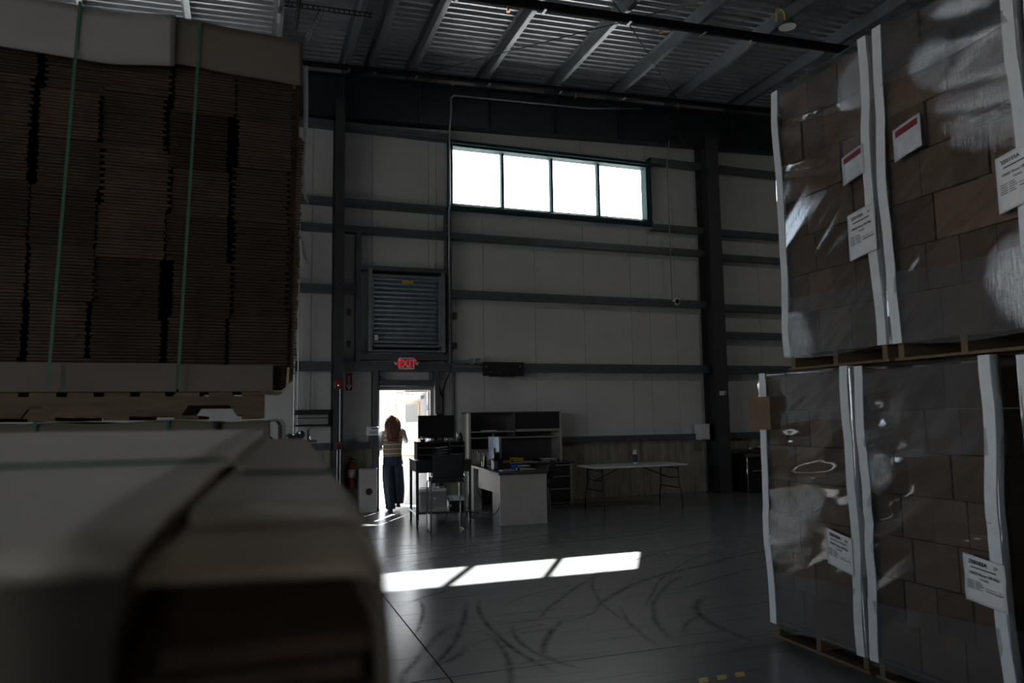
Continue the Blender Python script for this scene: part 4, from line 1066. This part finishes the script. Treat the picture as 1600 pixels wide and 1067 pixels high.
for z in (.705, .495, .27): build('drawer_rail', MB().box(5.275, 5.695, 12.79, 12.82, z, z+.022), m_grey, pd_)
hu = build('hutch_side', MB().box(3.79, 3.832, 12.92, 13.36, .775, 1.69), m_grey, dk, bevel=.002)
build('hutch_side', MB().box(5.56, 5.60, 12.92, 13.36, .775, 1.69), m_grey, dk, bevel=.002)
build('hutch_top', MB().box(3.79, 5.60, 12.93, 13.36, 1.68, 1.70), m_dark, dk)
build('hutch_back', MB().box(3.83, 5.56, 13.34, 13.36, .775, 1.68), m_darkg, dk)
build('hutch_shelf', MB().box(3.832, 5.56, 12.925, 13.34, 1.335, 1.358), m_grey, dk)
build('hutch_shelf', MB().box(3.832, 5.56, 12.925, 13.34, 1.225, 1.247), m_grey, dk)
build('hutch_divider', MB().box(4.655, 4.68, 12.925, 13.34, 1.247, 1.68), m_darkg, dk)  # dark material stands in for shade on the divider's side
dr = build('hutch_door', MB().box(4.69, 5.555, 12.915, 12.935, 1.385, 1.685), mat('black_door_laminate', (.012,.011,.011), .45), dk, bevel=.002)
build('door_rail', MB().box(4.69, 5.555, 12.90, 12.935, 1.36, 1.384), m_grey, dr)

DT = .775
ac = thing('all_in_one_computer', 'silver blue backed all in one computer standing on the hutch desk', 'computer', (4.09, 12.35, DT), math.radians(93), local=True)
m_alu = mat('blue_silver_shell', (.20,.25,.35), .3, .35, .08, 6)
build('screen_shell', MB().box(-.26, .26, -.022, .022, .10, .50), m_alu, ac, bevel=.008)
build('screen_chin', MB().box(-.255, .255, -.026, -.02, .395, .49), m_alu, ac)
build('stand', MB().prism([(.02, .012), (.045, .012), (.05, .30), (.022, .30)], 'x', -.07, .07).box(-.10, .10, -.07, .13, 0, .012), m_alu, ac)
build('webcam_clip', MB().lathe((0, 0, .525), [(.018, -.03), (.034, -.02), (.034, .02), (.018, .03)], 16, 'y'), m_black, ac)
for k, (x, w) in enumerate(((3.90, .085), (3.99, .085), (4.08, .085), (4.17, .075))):
    b = thing('ring_binder', ['pale ring binder at the left end of the row on the desk', 'pale ring binder second in the row on the desk', 'pale ring binder third in the row on the desk', 'pale ring binder at the row end behind the computer'][k], 'binder', (x, 13.0, DT), 0, 'pale binders on the desk', True)
    build('cover', MB().box(-w/2, w/2, -.02, .24, 0, .255), m_grey if k else m_white, b, bevel=.004)
    build('spine_label', MB().box(-w/2+.012, w/2-.012, -.0215, -.019, .05, .20), m_white, b)
    build('finger_hole', MB().lathe((0, -.021, .225), [(.012, .002), (.012, -.001)], 12, 'y'), m_black, b)
def single(name, mb, m_, label, cat, at, group=None, **k): return tag(build(name, mb, m_, at=at, **k), label, cat, group)
def pile(name, label, cat, x, y, z, w, d, n, mats, rz=0, th=.005):
    r_ = thing(name, label, cat, (x, y, z), rz, None, True)
    for k in range(n): build('sheet', MB().obox((.006*((k*5) % 3-1), .005*((k*7) % 3-1), th*(k+.5)), (w, d, th*.9), Matrix.Rotation(.05*((k*3) % 5-2), 3, 'Z')), mats[k % len(mats)], r_)
pile('paper_stack', 'white papers on the dark desk in front of the hutch', 'papers', 4.98, 13.0, DT, .30, .22, 2, [m_paper])
pile('paper_stack', 'stacked papers and folders at the right end under the hutch', 'papers', 5.33, 13.05, DT, .32, .26, 7, [m_paper, m_grey, m_black], .1, .008)
pile('paper_stack', 'papers beside the computer near the desk corner', 'papers', 4.45, 12.0, DT, .24, .20, 3, [m_paper])
pile('paper_stack', 'papers lying along the front end of the return desk', 'papers', 4.22, 11.35, DT, .25, .34, 2, [m_paper, m_grey], .3)
pile('paper_stack', 'papers under the yellow tray near the middle of the desk', 'papers', 4.66, 12.86, DT, .20, .16, 2, [m_paper])
pile('paper_stack', 'white papers lying on the open shelf of the hutch', 'papers', 4.20, 13.05, 1.358, .26, .2, 3, [m_paper])
yt = thing('yellow_tray', 'yellow tray on the desk below the hutch', 'tray', (4.74, 13.05, DT), .1, None, True)
build('tray_floor', MB().box(-.10, .10, -.08, .08, .012, .022), m_yellow, yt)
build('tray_rim', MB().box(-.10, .10, -.08, -.07, .012, .085).box(-.10, .10, .07, .08, .012, .085).box(-.10, -.09, -.07, .07, .012, .085).box(.09, .10, -.07, .07, .012, .085), m_yellow, yt)
single('orange_folder', MB().obox((4.50, 13.08, DT+.02), (.24, .2, .035), Matrix.Rotation(.15, 3, 'Z')), mat('orange_card', (.42,.20,.02), .5), 'orange folder lying beside the yellow tray', 'folder', (4.50, 13.08, DT), bevel=.004)
single('black_cap', MB().lathe((5.13, 13.03, DT), [(.085, 0), (.08, .03), (.055, .065), (.01, .075)], 16), m_blackm, 'black cap lying between paper stacks on the desk', 'cap', (5.13, 13.03, DT), smooth=True)
gl_ = thing('blue_cup', 'blue cup on the return desk right of the black printer stand', 'cup', (4.06, 11.30, DT))
build('cup_wall', MB().lathe((4.06, 11.30, DT), [(.045, 0), (.055, .085), (.051, .085), (.042, .008)], 18), m_blue, gl_, smooth=True)
build('cup_spout', MB().box(4.02, 4.15, 11.26, 11.34, DT+.086, DT+.10), m_blue, gl_, bevel=.006)
lp_ = thing('label_printer', 'black desktop label printer on the return desk before the computer', 'printer', (3.83, 11.45, DT), -.1, None, True)
build('body', MB().box(-.075, .075, -.10, .12, 0, .15), m_black, lp_, bevel=.012)
build('glossy_lid', MB().box(-.07, .07, -.095, .06, .15, .175), m_blackg, lp_, bevel=.012)
build('roll_holder', MB().lathe((0, .05, .22), [(.055, -.05), (.055, .05)], 16, 'x'), m_black, lp_)
build('front_strip', MB().box(-.07, -.02, -.104, -.099, .02, .13), m_alu, lp_)
single('phone_handset', MB().prism([(-.03+3.80, DT), (.03+3.80, DT), (.02+3.80, DT+.19), (-.012+3.80, DT+.19)], 'y', 11.98, 12.03), m_black, 'black phone handset upright near the left edge of the desk', 'phone', (3.80, 12, DT), bevel=.008)
sp = thing('desk_speaker', 'short black desk speaker left of the phone handset', 'speaker', (3.76, 12.15, DT))
build('case', MB().box(3.795, 3.865, 12.12, 12.2, DT, DT+.10), m_black, sp, bevel=.01)
build('speaker_cone', MB().lathe((3.83, 12.118, DT+.055), [(.024, .004), (.01, -.004)], 14, 'y'), m_greyp, sp)
single('chrome_tape_holder', MB().lathe((3.98, 10.90, DT+.03), [(.03, -.02), (.03, .02), (.018, .02), (.018, -.02)], 14, 'y'), m_chrome, 'small shiny tape roll near the front corner of the return desk', 'tape', (3.98, 10.9, DT))
kbd = thing('computer_keyboard', 'pale keyboard on the return desk in front of the label printer', 'keyboard', (3.85, 11.05, DT), .12, None, True)
build('key_base', MB().box(-.10, .12, -.08, .08, 0, .015), m_alu, kbd, bevel=.004)
km = MB()
for i in range(6):
    for j in range(4): km.box(-.09+i*.034, -.062+i*.034, -.07+j*.037, -.04+j*.037, .015, .021)
build('keys', km, m_grey, kbd, kind='stuff')
tw = thing('computer_tower', 'black computer tower on the floor under the return desk', 'computer', (4.02, 11.75, 0))
build('case', MB().box(3.92, 4.12, 11.55, 12.0, .02, .44), m_black, tw, bevel=.01)
build('side_stripe', MB().box(4.121, 4.124, 11.56, 11.70, .1, .42), m_blue, tw)
build('rear_ports', MB().box(3.95, 4.0, 11.545, 11.552, .1, .36).box(4.03, 4.10, 11.545, 11.552, .30, .40), m_greyp, tw)
for x in (3.93, 4.09): build('foot', MB().box(x, x+.03, 11.57, 11.98, 0, .02), m_black, tw)
def cable(pts, r, label, n=6):
    P_ = []
    pts = [Vector(p) for p in pts]
    for i in range(len(pts)-1):
        p0, p1, p2, p3 = pts[max(i-1, 0)], pts[i], pts[i+1], pts[min(i+2, len(pts)-1)]
        for k in range(6):
            t_ = k/6; P_.append(.5*((2*p1)+(p2-p0)*t_+(2*p0-5*p1+4*p2-p3)*t_*t_+(3*p1-p0-3*p2+p3)*t_**3))
    P_.append(pts[-1]); tag(build('power_cable', MB().tube(P_, r, n), m_black, at=tuple(pts[-1]), smooth=True), label, 'cable')
cable([(3.93, 11.6, .3), (3.84, 11.5, .12), (3.7, 11.6, .010), (3.45, 11.9, .010), (3.55, 12.3, .010), (3.8, 12.4, .01), (3.6, 12.0, .010), (3.42, 12.35, .010)], .007, 'tangled black cable on the floor left of the computer tower')
cable([(3.78, 12.4, .73), (3.70, 12.2, .45), (3.80, 12.1, .2), (3.9, 12.2, .012), (3.6, 12.55, .010), (3.35, 12.3, .010)], .006, 'black cable hanging from the desk edge to the floor')
cable([(3.05, 12.0, .94), (3.08, 12.1, .7), (2.98, 12.15, .5), (3.1, 12.2, .3), (3.2, 12.25, .012), (3.4, 12.6, .012)], .008, 'black cable hanging behind the rolling workstation')

# ------------------------------------------------------------------ folding table, can, work table
tb = thing('folding_table', 'white plastic folding table with black legs by the concrete wall base', 'table', (6.5, 11.95, 0))
build('table_top', MB().box(5.60, 7.43, 11.55, 12.31, .705, .74), mat('white_table_plastic', (.58,.58,.60), .4), tb, bevel=.014)
for (x, s) in ((5.78, -1), (7.27, 1)):
    for y in (11.63, 12.23):
        sy = -1 if y < 12 else 1
        build('leg', MB().tube([(x, y, .705), (x, y, .42), (x+.01*s, y+.03*sy, .32), (x+.015*s, y+.07*sy, .18), (x+.015*s, y+.085*sy, .0)], .0125, 8), m_black, tb, smooth=True)
    build('cross_bar', MB().tube([(x+.01*s, 11.60, .32), (x+.01*s, 12.26, .32)], .0105, 8).tube([(x, 11.63, .66), (x, 12.23, .66)], .0105, 8), m_black, tb, smooth=True)
    build('brace', MB().tube([(x, 11.93, .48), (6.5+.18*s, 11.93, .70)], .009, 8).tube([(x, 11.63, .50), (x, 11.93, .48), (x, 12.23, .50)], .009, 8), m_black, tb, smooth=True)
cn = thing('spray_can', 'tall pale canister with a dark label on the white folding table', 'canister', (6.63, 12.02, .74))
build('can_body', MB().lathe((6.63, 12.02, .74), [(.040, 0), (.042, .01), (.042, .19), (.034, .205)], 18), m_white, cn, smooth=True)
build('can_label', MB().lathe((6.63, 12.02, .74), [(.0428, .03), (.0428, .17)], 18), mat('dark_blue_label', (.04,.05,.10), .4), cn, smooth=True)
build('can_cap', MB().lathe((6.63, 12.02, .74), [(.036, .205), (.036, .238), (.03, .245)], 18), m_white, cn, smooth=True)
wt = thing('work_table', 'steel legged work table by the wall beyond the right column', 'table', (10.2, 13.05, 0))
build('table_top', MB().box(9.52, 11.1, 12.72, 13.40, .83, .86), m_dark, wt, bevel=.004)
for (x, y) in ((9.60, 12.78), (9.56, 13.3), (11.0, 12.78), (11.0, 13.3)): build('leg', MB().tube([(x, y, 0), (x, y, .83)], .018, 8), m_chrome, wt, smooth=True)
build('lower_rail', MB().box(9.55, 11.05, 12.765, 12.785, .74, .79), m_steel, wt)
rb = thing('red_tool_tray', 'red tool tray with small parts on the work table', 'tray', (10.18, 12.95, .86))
build('tray_body', MB().box(10.0, 10.4, 12.85, 13.05, .86, .90), m_red, rb, bevel=.006)
for k in range(4): build('small_part', MB().box(10.03+.09*k, 10.09+.09*k, 12.88, 12.97, .90, .93+.012*(k % 2)), m_grey if k % 2 else m_tan, rb, bevel=.004)
single('small_jar', MB().lathe((9.82, 12.95, .86), [(.045, 0), (.05, .02), (.03, .05), (.035, .07)], 14), m_chrome, 'small shiny jar on the left of the work table', 'jar', (9.82, 12.95, .86), smooth=True)
bb = thing('equipment_case', 'black equipment case with a bright latch under the work table', 'case', (10.3, 13.0, 0))
build('case_body', MB().box(9.68, 10.95, 12.86, 13.36, 0, .68), m_black, bb, bevel=.02)
build('latch', MB().box(10.05, 10.14, 12.85, 12.862, .36, .39), m_chrome, bb, bevel=.003)
build('case_handle', MB().tube([(9.78, 12.85, .42), (9.80, 12.83, .44), (9.98, 12.83, .44), (10.0, 12.85, .42)], .012, 8), m_greyp, bb)
# hazard tape on the floor
tp_ = thing('hazard_tape', 'short strip of black and yellow hazard tape on the floor', 'tape', (2.75, 4.08, 0))
m_ty = mat('worn_yellow_tape', (.42,.33,.03), .5, 0, .25, 30); m_tk = mat('black_tape', (.02,.02,.02), .5)
for k in range(7):
    x = 2.48+.066*k
    build('stripe', MB().prism([(x, 4.03), (x+.066, 4.03), (x+.105, 4.10), (x+.039, 4.10)], 'z', .0002, .0012), m_ty if k % 2 == 0 and k > 1 else m_tk, tp_)
# floor tool behind the foreground bale: tape dispenser / strapping cart tops
sm_ = thing('strapping_machine', 'black strapping cart with chrome fittings between the bale and the wall heater', 'machine', (.66, 9.3, 0))
build('post', MB().box(.52, .72, 9.2, 9.4, 0, 1.36), m_black, sm_, bevel=.01)
build('head', MB().box(.46, .66, 9.15, 9.45, 1.36, 1.45), m_black, sm_, bevel=.03)
build('roller', MB().lathe((.63, 9.16, 1.44), [(.05, -.03), (.05, .03)], 14, 'y'), m_black, sm_, smooth=False)
for (x, z, l) in ((.62, 1.44, .05), (.74, 1.36, .09), (.55, 1.43, .03)): build('chrome_fitting', MB().tube([(x, 9.12, z), (x, 9.12, z+l)], .014, 8), m_chrome, sm_, smooth=True)
build('table_plate', MB().box(.60, .82, 9.15, 9.4, 1.34, 1.37), m_steel, sm_, bevel=.005)
build('lever', MB().tube([(.72, 9.2, 1.37), (.72, 9.2, 1.50)], .010, 6), m_black, sm_)

# ------------------------------------------------------------------ woman walking out of the door
PX, PY = 2.50, 13.33
pe = thing('person', 'person with long auburn hair, striped sweater and dark wide trousers leaving through the door', 'person', (PX, PY, 0), 0, None, True)
m_skin = mat('skin', (.55,.33,.24), .5, 0, .06, 10)
m_jean = NT('dark_blue_trousers'); _n = m_jean.noise(m_jean.co('Object', (9, 9, 1.2)), 3, 4)
m_jean.col(m_jean.ramp(_n, [(.35, (.012,.022,.04)), (.7, (.03,.05,.08))])); m_jean.b.inputs['Roughness'].default_value = .8; m_jean.bump(_n, .4, .02); m_jean = m_jean.m
t = NT('striped_knit'); sx_ = t.new('ShaderNodeSeparateXYZ'); t.l.new(t.co('Object'), sx_.inputs[0])
ph = t.math('FRACT', t.math('MULTIPLY', sx_.outputs['Z'], 12.5))
t.col(t.ramp(ph, [(0, (.30,.19,.12)), (.30, (.58,.50,.42)), (.36, (.60,.54,.48)), (.62, (.07,.05,.05)), (.72, (.34,.24,.16)), (1, (.30,.19,.12))])); t.n['Color Ramp'].color_ramp.interpolation = 'CONSTANT'
t.b.inputs['Roughness'].default_value = .9; t.bump(t.noise(t.co('Object'), 90, 2), .3, .004); m_knit = t.m
m_sleeve = mat('pale_grey_sleeve', (.42,.43,.45), .8, 0, .06, 20)
m_hair = NT('auburn_hair'); _n = m_hair.noise(m_hair.co('Object', (60, 60, 3)), 2, 4)
m_hair.col(m_hair.ramp(_n, [(.3, (.055,.018,.008)), (.7, (.24,.085,.03))])); m_hair.b.inputs['Roughness'].default_value = .38; m_hair = m_hair.m
# body: one skinned surface grown from the pelvis
BV, BE, BR = [], [], []
def bv(p, r, par=None):
    BV.append(p); BR.append(r)
    if par is not None: BE.append((par, len(BV)-1))
    return len(BV)-1
pel = bv((0, 0, .93), .12); sp1 = bv((0, 0, 1.10), .11, pel); ch = bv((0, 0, 1.28), .125, sp1); nk0 = bv((0, 0, 1.42), .06, ch)
nk1 = bv((0, .01, 1.50), .046, nk0); hd0 = bv((0, .02, 1.555), .072, nk1); hd1 = bv((0, .025, 1.62), .068, hd0)
ns = bv((0, .095, 1.555), .014, hd0)
for s_, pts in ((-1, ((-.16, 0, 1.38, .055), (-.205, .03, 1.25, .043), (-.225, .05, 1.12, .037), (-.17, .15, 1.09, .032), (-.115, .235, 1.085, .024), (-.09, .275, 1.085, .026))),
                (1, ((.16, 0, 1.38, .055), (.215, .09, 1.30, .043), (.262, .18, 1.21, .037), (.258, .27, 1.28, .032), (.245, .36, 1.36, .024), (.24, .395, 1.395, .026)))):
    pr_ = ch
    for q in pts: pr_ = bv(q[:3], q[3], pr_)
    hv = Vector(pts[-1][:3]); dr_ = (hv-Vector(pts[-2][:3])).normalized(); sd_ = dr_.cross(Vector((0, 0, 1))).normalized(); nn = sd_.cross(dr_)
    for k, ln in enumerate((.060, .070, .066, .052)):
        a = hv+sd_*(.024-.016*k)+dr_*.03; i1 = bv(tuple(a), .0085, pr_)
        i2 = bv(tuple(a+dr_*ln*.55-nn*.006), .008, i1); bv(tuple(a+dr_*ln-nn*.020), .0065, i2)
    th_ = hv+sd_*.030-dr_*.01; i1 = bv(tuple(th_), .0095, pr_); bv(tuple(th_+sd_*.022+dr_*.03-nn*.006), .0075, i1)
for pts in (((-.085, 0, .86, .085), (-.07, .01, .50, .055), (-.04, -.02, .10, .038), (-.04, .09, .035, .034)), ((.09, 0, .86, .085), (.10, .07, .52, .055), (.11, .08, .17, .038), (.11, .18, .09, .034))):
    pr_ = pel
    for q in pts: pr_ = bv(q[:3], q[3], pr_)
bm_ = bpy.data.meshes.new('body'); bm_.from_pydata(BV, BE, []); bm_.materials.append(m_skin)
body = bpy.data.objects.new('body', bm_); COL.objects.link(body); body.parent = pe; ORG[body.name] = Vector((0, 0, 0))
sk = body.modifiers.new('skin', 'SKIN'); sk.use_smooth_shade = True
lay = bm_.skin_vertices[0].data if bm_.skin_vertices else None
if lay is None:
    import bmesh
    bb_ = bmesh.new(); bb_.from_mesh(bm_); bb_.verts.layers.skin.verify(); bb_.to_mesh(bm_); bb_.free(); lay = bm_.skin_vertices[0].data
for i, r in enumerate(BR): lay[i].radius = (r, r); lay[i].use_root = (i == 0)
ss = body.modifiers.new('sub', 'SUBSURF'); ss.levels = 1; ss.render_levels = 2
# apply the growth so that the body is one plain mesh
me2 = bpy.data.meshes.new_from_object(body.evaluated_get(bpy.context.evaluated_depsgraph_get()))
body.modifiers.clear(); body.data = me2
for p_ in me2.polygons: p_.use_smooth = True
for s_ in (-1, 1):
    build('eye', MB().lathe((.03*s_, .088, 1.585), [(.002, -.008), (.010, 0), (.002, .008)], 10, 'y'), m_white, pe, smooth=True)
    build('ear', MB().lathe((.075*s_, .02, 1.565), [(.006, -.010), (.024, 0), (.006, .010)], 10, 'x'), m_skin, pe, smooth=True)
build('mouth', MB().box(-.022, .022, .086, .094, 1.515, 1.523), mat('lips', (.35,.10,.09), .5), pe, bevel=.003)
def fold(rings, n=28, amp=.05, k=7, ph=0):
    mb = MB()
    def f(u, v):
        i = v*(len(rings)-1); a = min(int(i), len(rings)-2); t_ = i-a
        cx, cy, z, rx, ry = [rings[a][q]*(1-t_)+rings[a+1][q]*t_ for q in range(5)]
        an = 2*PI*u; w = 1+amp*math.sin(k*an+ph+v*1.5)*(.3+.7*v)
        return (cx+rx*w*math.cos(an), cy+ry*w*math.sin(an), z)
    return mb.grid(f, n, (len(rings)-1)*4)
tr_ = fold([(0,0,.985,.152,.108),(.004,0,.93,.165,.122),(.008,0,.86,.178,.13),(.01,0,.78,.178,.128)], amp=.012)
for rg, ph in (([(-.070,0,.80,.105,.12),(-.078,0,.58,.098,.11),(-.062,-.005,.32,.088,.108),(-.034,-.01,.035,.080,.105)], 0), ([(.082,0,.80,.104,.12),(.10,.04,.58,.106,.112),(.117,.075,.32,.106,.115),(.118,.09,.115,.088,.112)], 2)):
    q = fold(rg, ph=ph); n0 = len(tr_.v); tr_.v += q.v; tr_.f += [tuple(n0+i for i in f_) for f_ in q.f]
build('trousers', tr_, m_jean, pe, smooth=True, solid=.006)
build('sweater', fold([(0,0,.945,.168,.118),(0,0,.99,.160,.112),(0,0,1.12,.165,.112),(0,0,1.25,.178,.115),(0,0,1.345,.185,.108),(0,0,1.405,.160,.092),(0,.0,1.455,.075,.066)], amp=.018, k=5), m_knit, pe, smooth=True, solid=.008)
build('sleeve', MB().tube([(-.15, 0, 1.385), (-.185, .01, 1.33), (-.210, .03, 1.22), (-.232, .05, 1.12), (-.205, .10, 1.095), (-.155, .18, 1.088)], [.062, .068, .062, .058, .052, .044], 14), m_sleeve, pe, smooth=True)
build('sleeve', MB().tube([(.15, 0, 1.385), (.185, .04, 1.35), (.228, .11, 1.28), (.268, .185, 1.21), (.268, .225, 1.235), (.256, .30, 1.305)], [.062, .068, .062, .058, .052, .044], 14), m_sleeve, pe, smooth=True)
build('shoe', MB().loft([(-.036, .03, 0, .044, .115), (-.036, .03, .03, .046, .115), (-.036, .01, .065, .040, .085), (-.036, -.02, .11, .036, .05)], 14), m_black, pe, smooth=True)
build('shoe', MB().loft([(.115, .11, .05, .044, .115), (.115, .11, .08, .046, .115), (.115, .09, .12, .040, .085), (.115, .07, .16, .036, .05)], 14), m_black, pe, smooth=True)
hair = build('hair', MB().loft([(.0,-.115,1.205,.035,.018),(.005,-.112,1.25,.085,.032),(.005,-.098,1.34,.112,.046),(0,-.075,1.42,.122,.062),(0,-.035,1.50,.116,.088),(0,-.012,1.565,.100,.098),(0,0,1.62,.090,.096),(0,.008,1.665,.064,.07),(0,.01,1.685,.02,.022)], 26), m_hair, pe, smooth=True)
rr = random.Random(9); st_ = MB()
for k in range(110):
    an = rr.uniform(PI*.92, PI*2.08); zt_ = rr.uniform(1.18, 1.36); w1 = rr.uniform(.004, .016); f1 = rr.uniform(18, 34); p1 = rr.uniform(0, 6)
    pts = []
    for i in range(12):
        v = i/11; z = 1.672+(zt_-1.672)*v
        rx = .035+.085*min(1, v*3)+.02*v; ry = .03+.072*min(1, v*3); cy = .008-.06*v
        if v > .55: rx *= 1-.45*(v-.55)
        pts.append((rx*math.cos(an)+w1*math.sin(f1*z+p1), cy+ry*math.sin(an)*(1 if v < .5 else 1-.2*(v-.5))+w1*.6*math.cos(f1*z+p1)-.01, z))
    st_.tube(pts, [.006]*11+[.002], 5)
build('hair_strands', st_, m_hair, hair, smooth=True, kind='stuff')
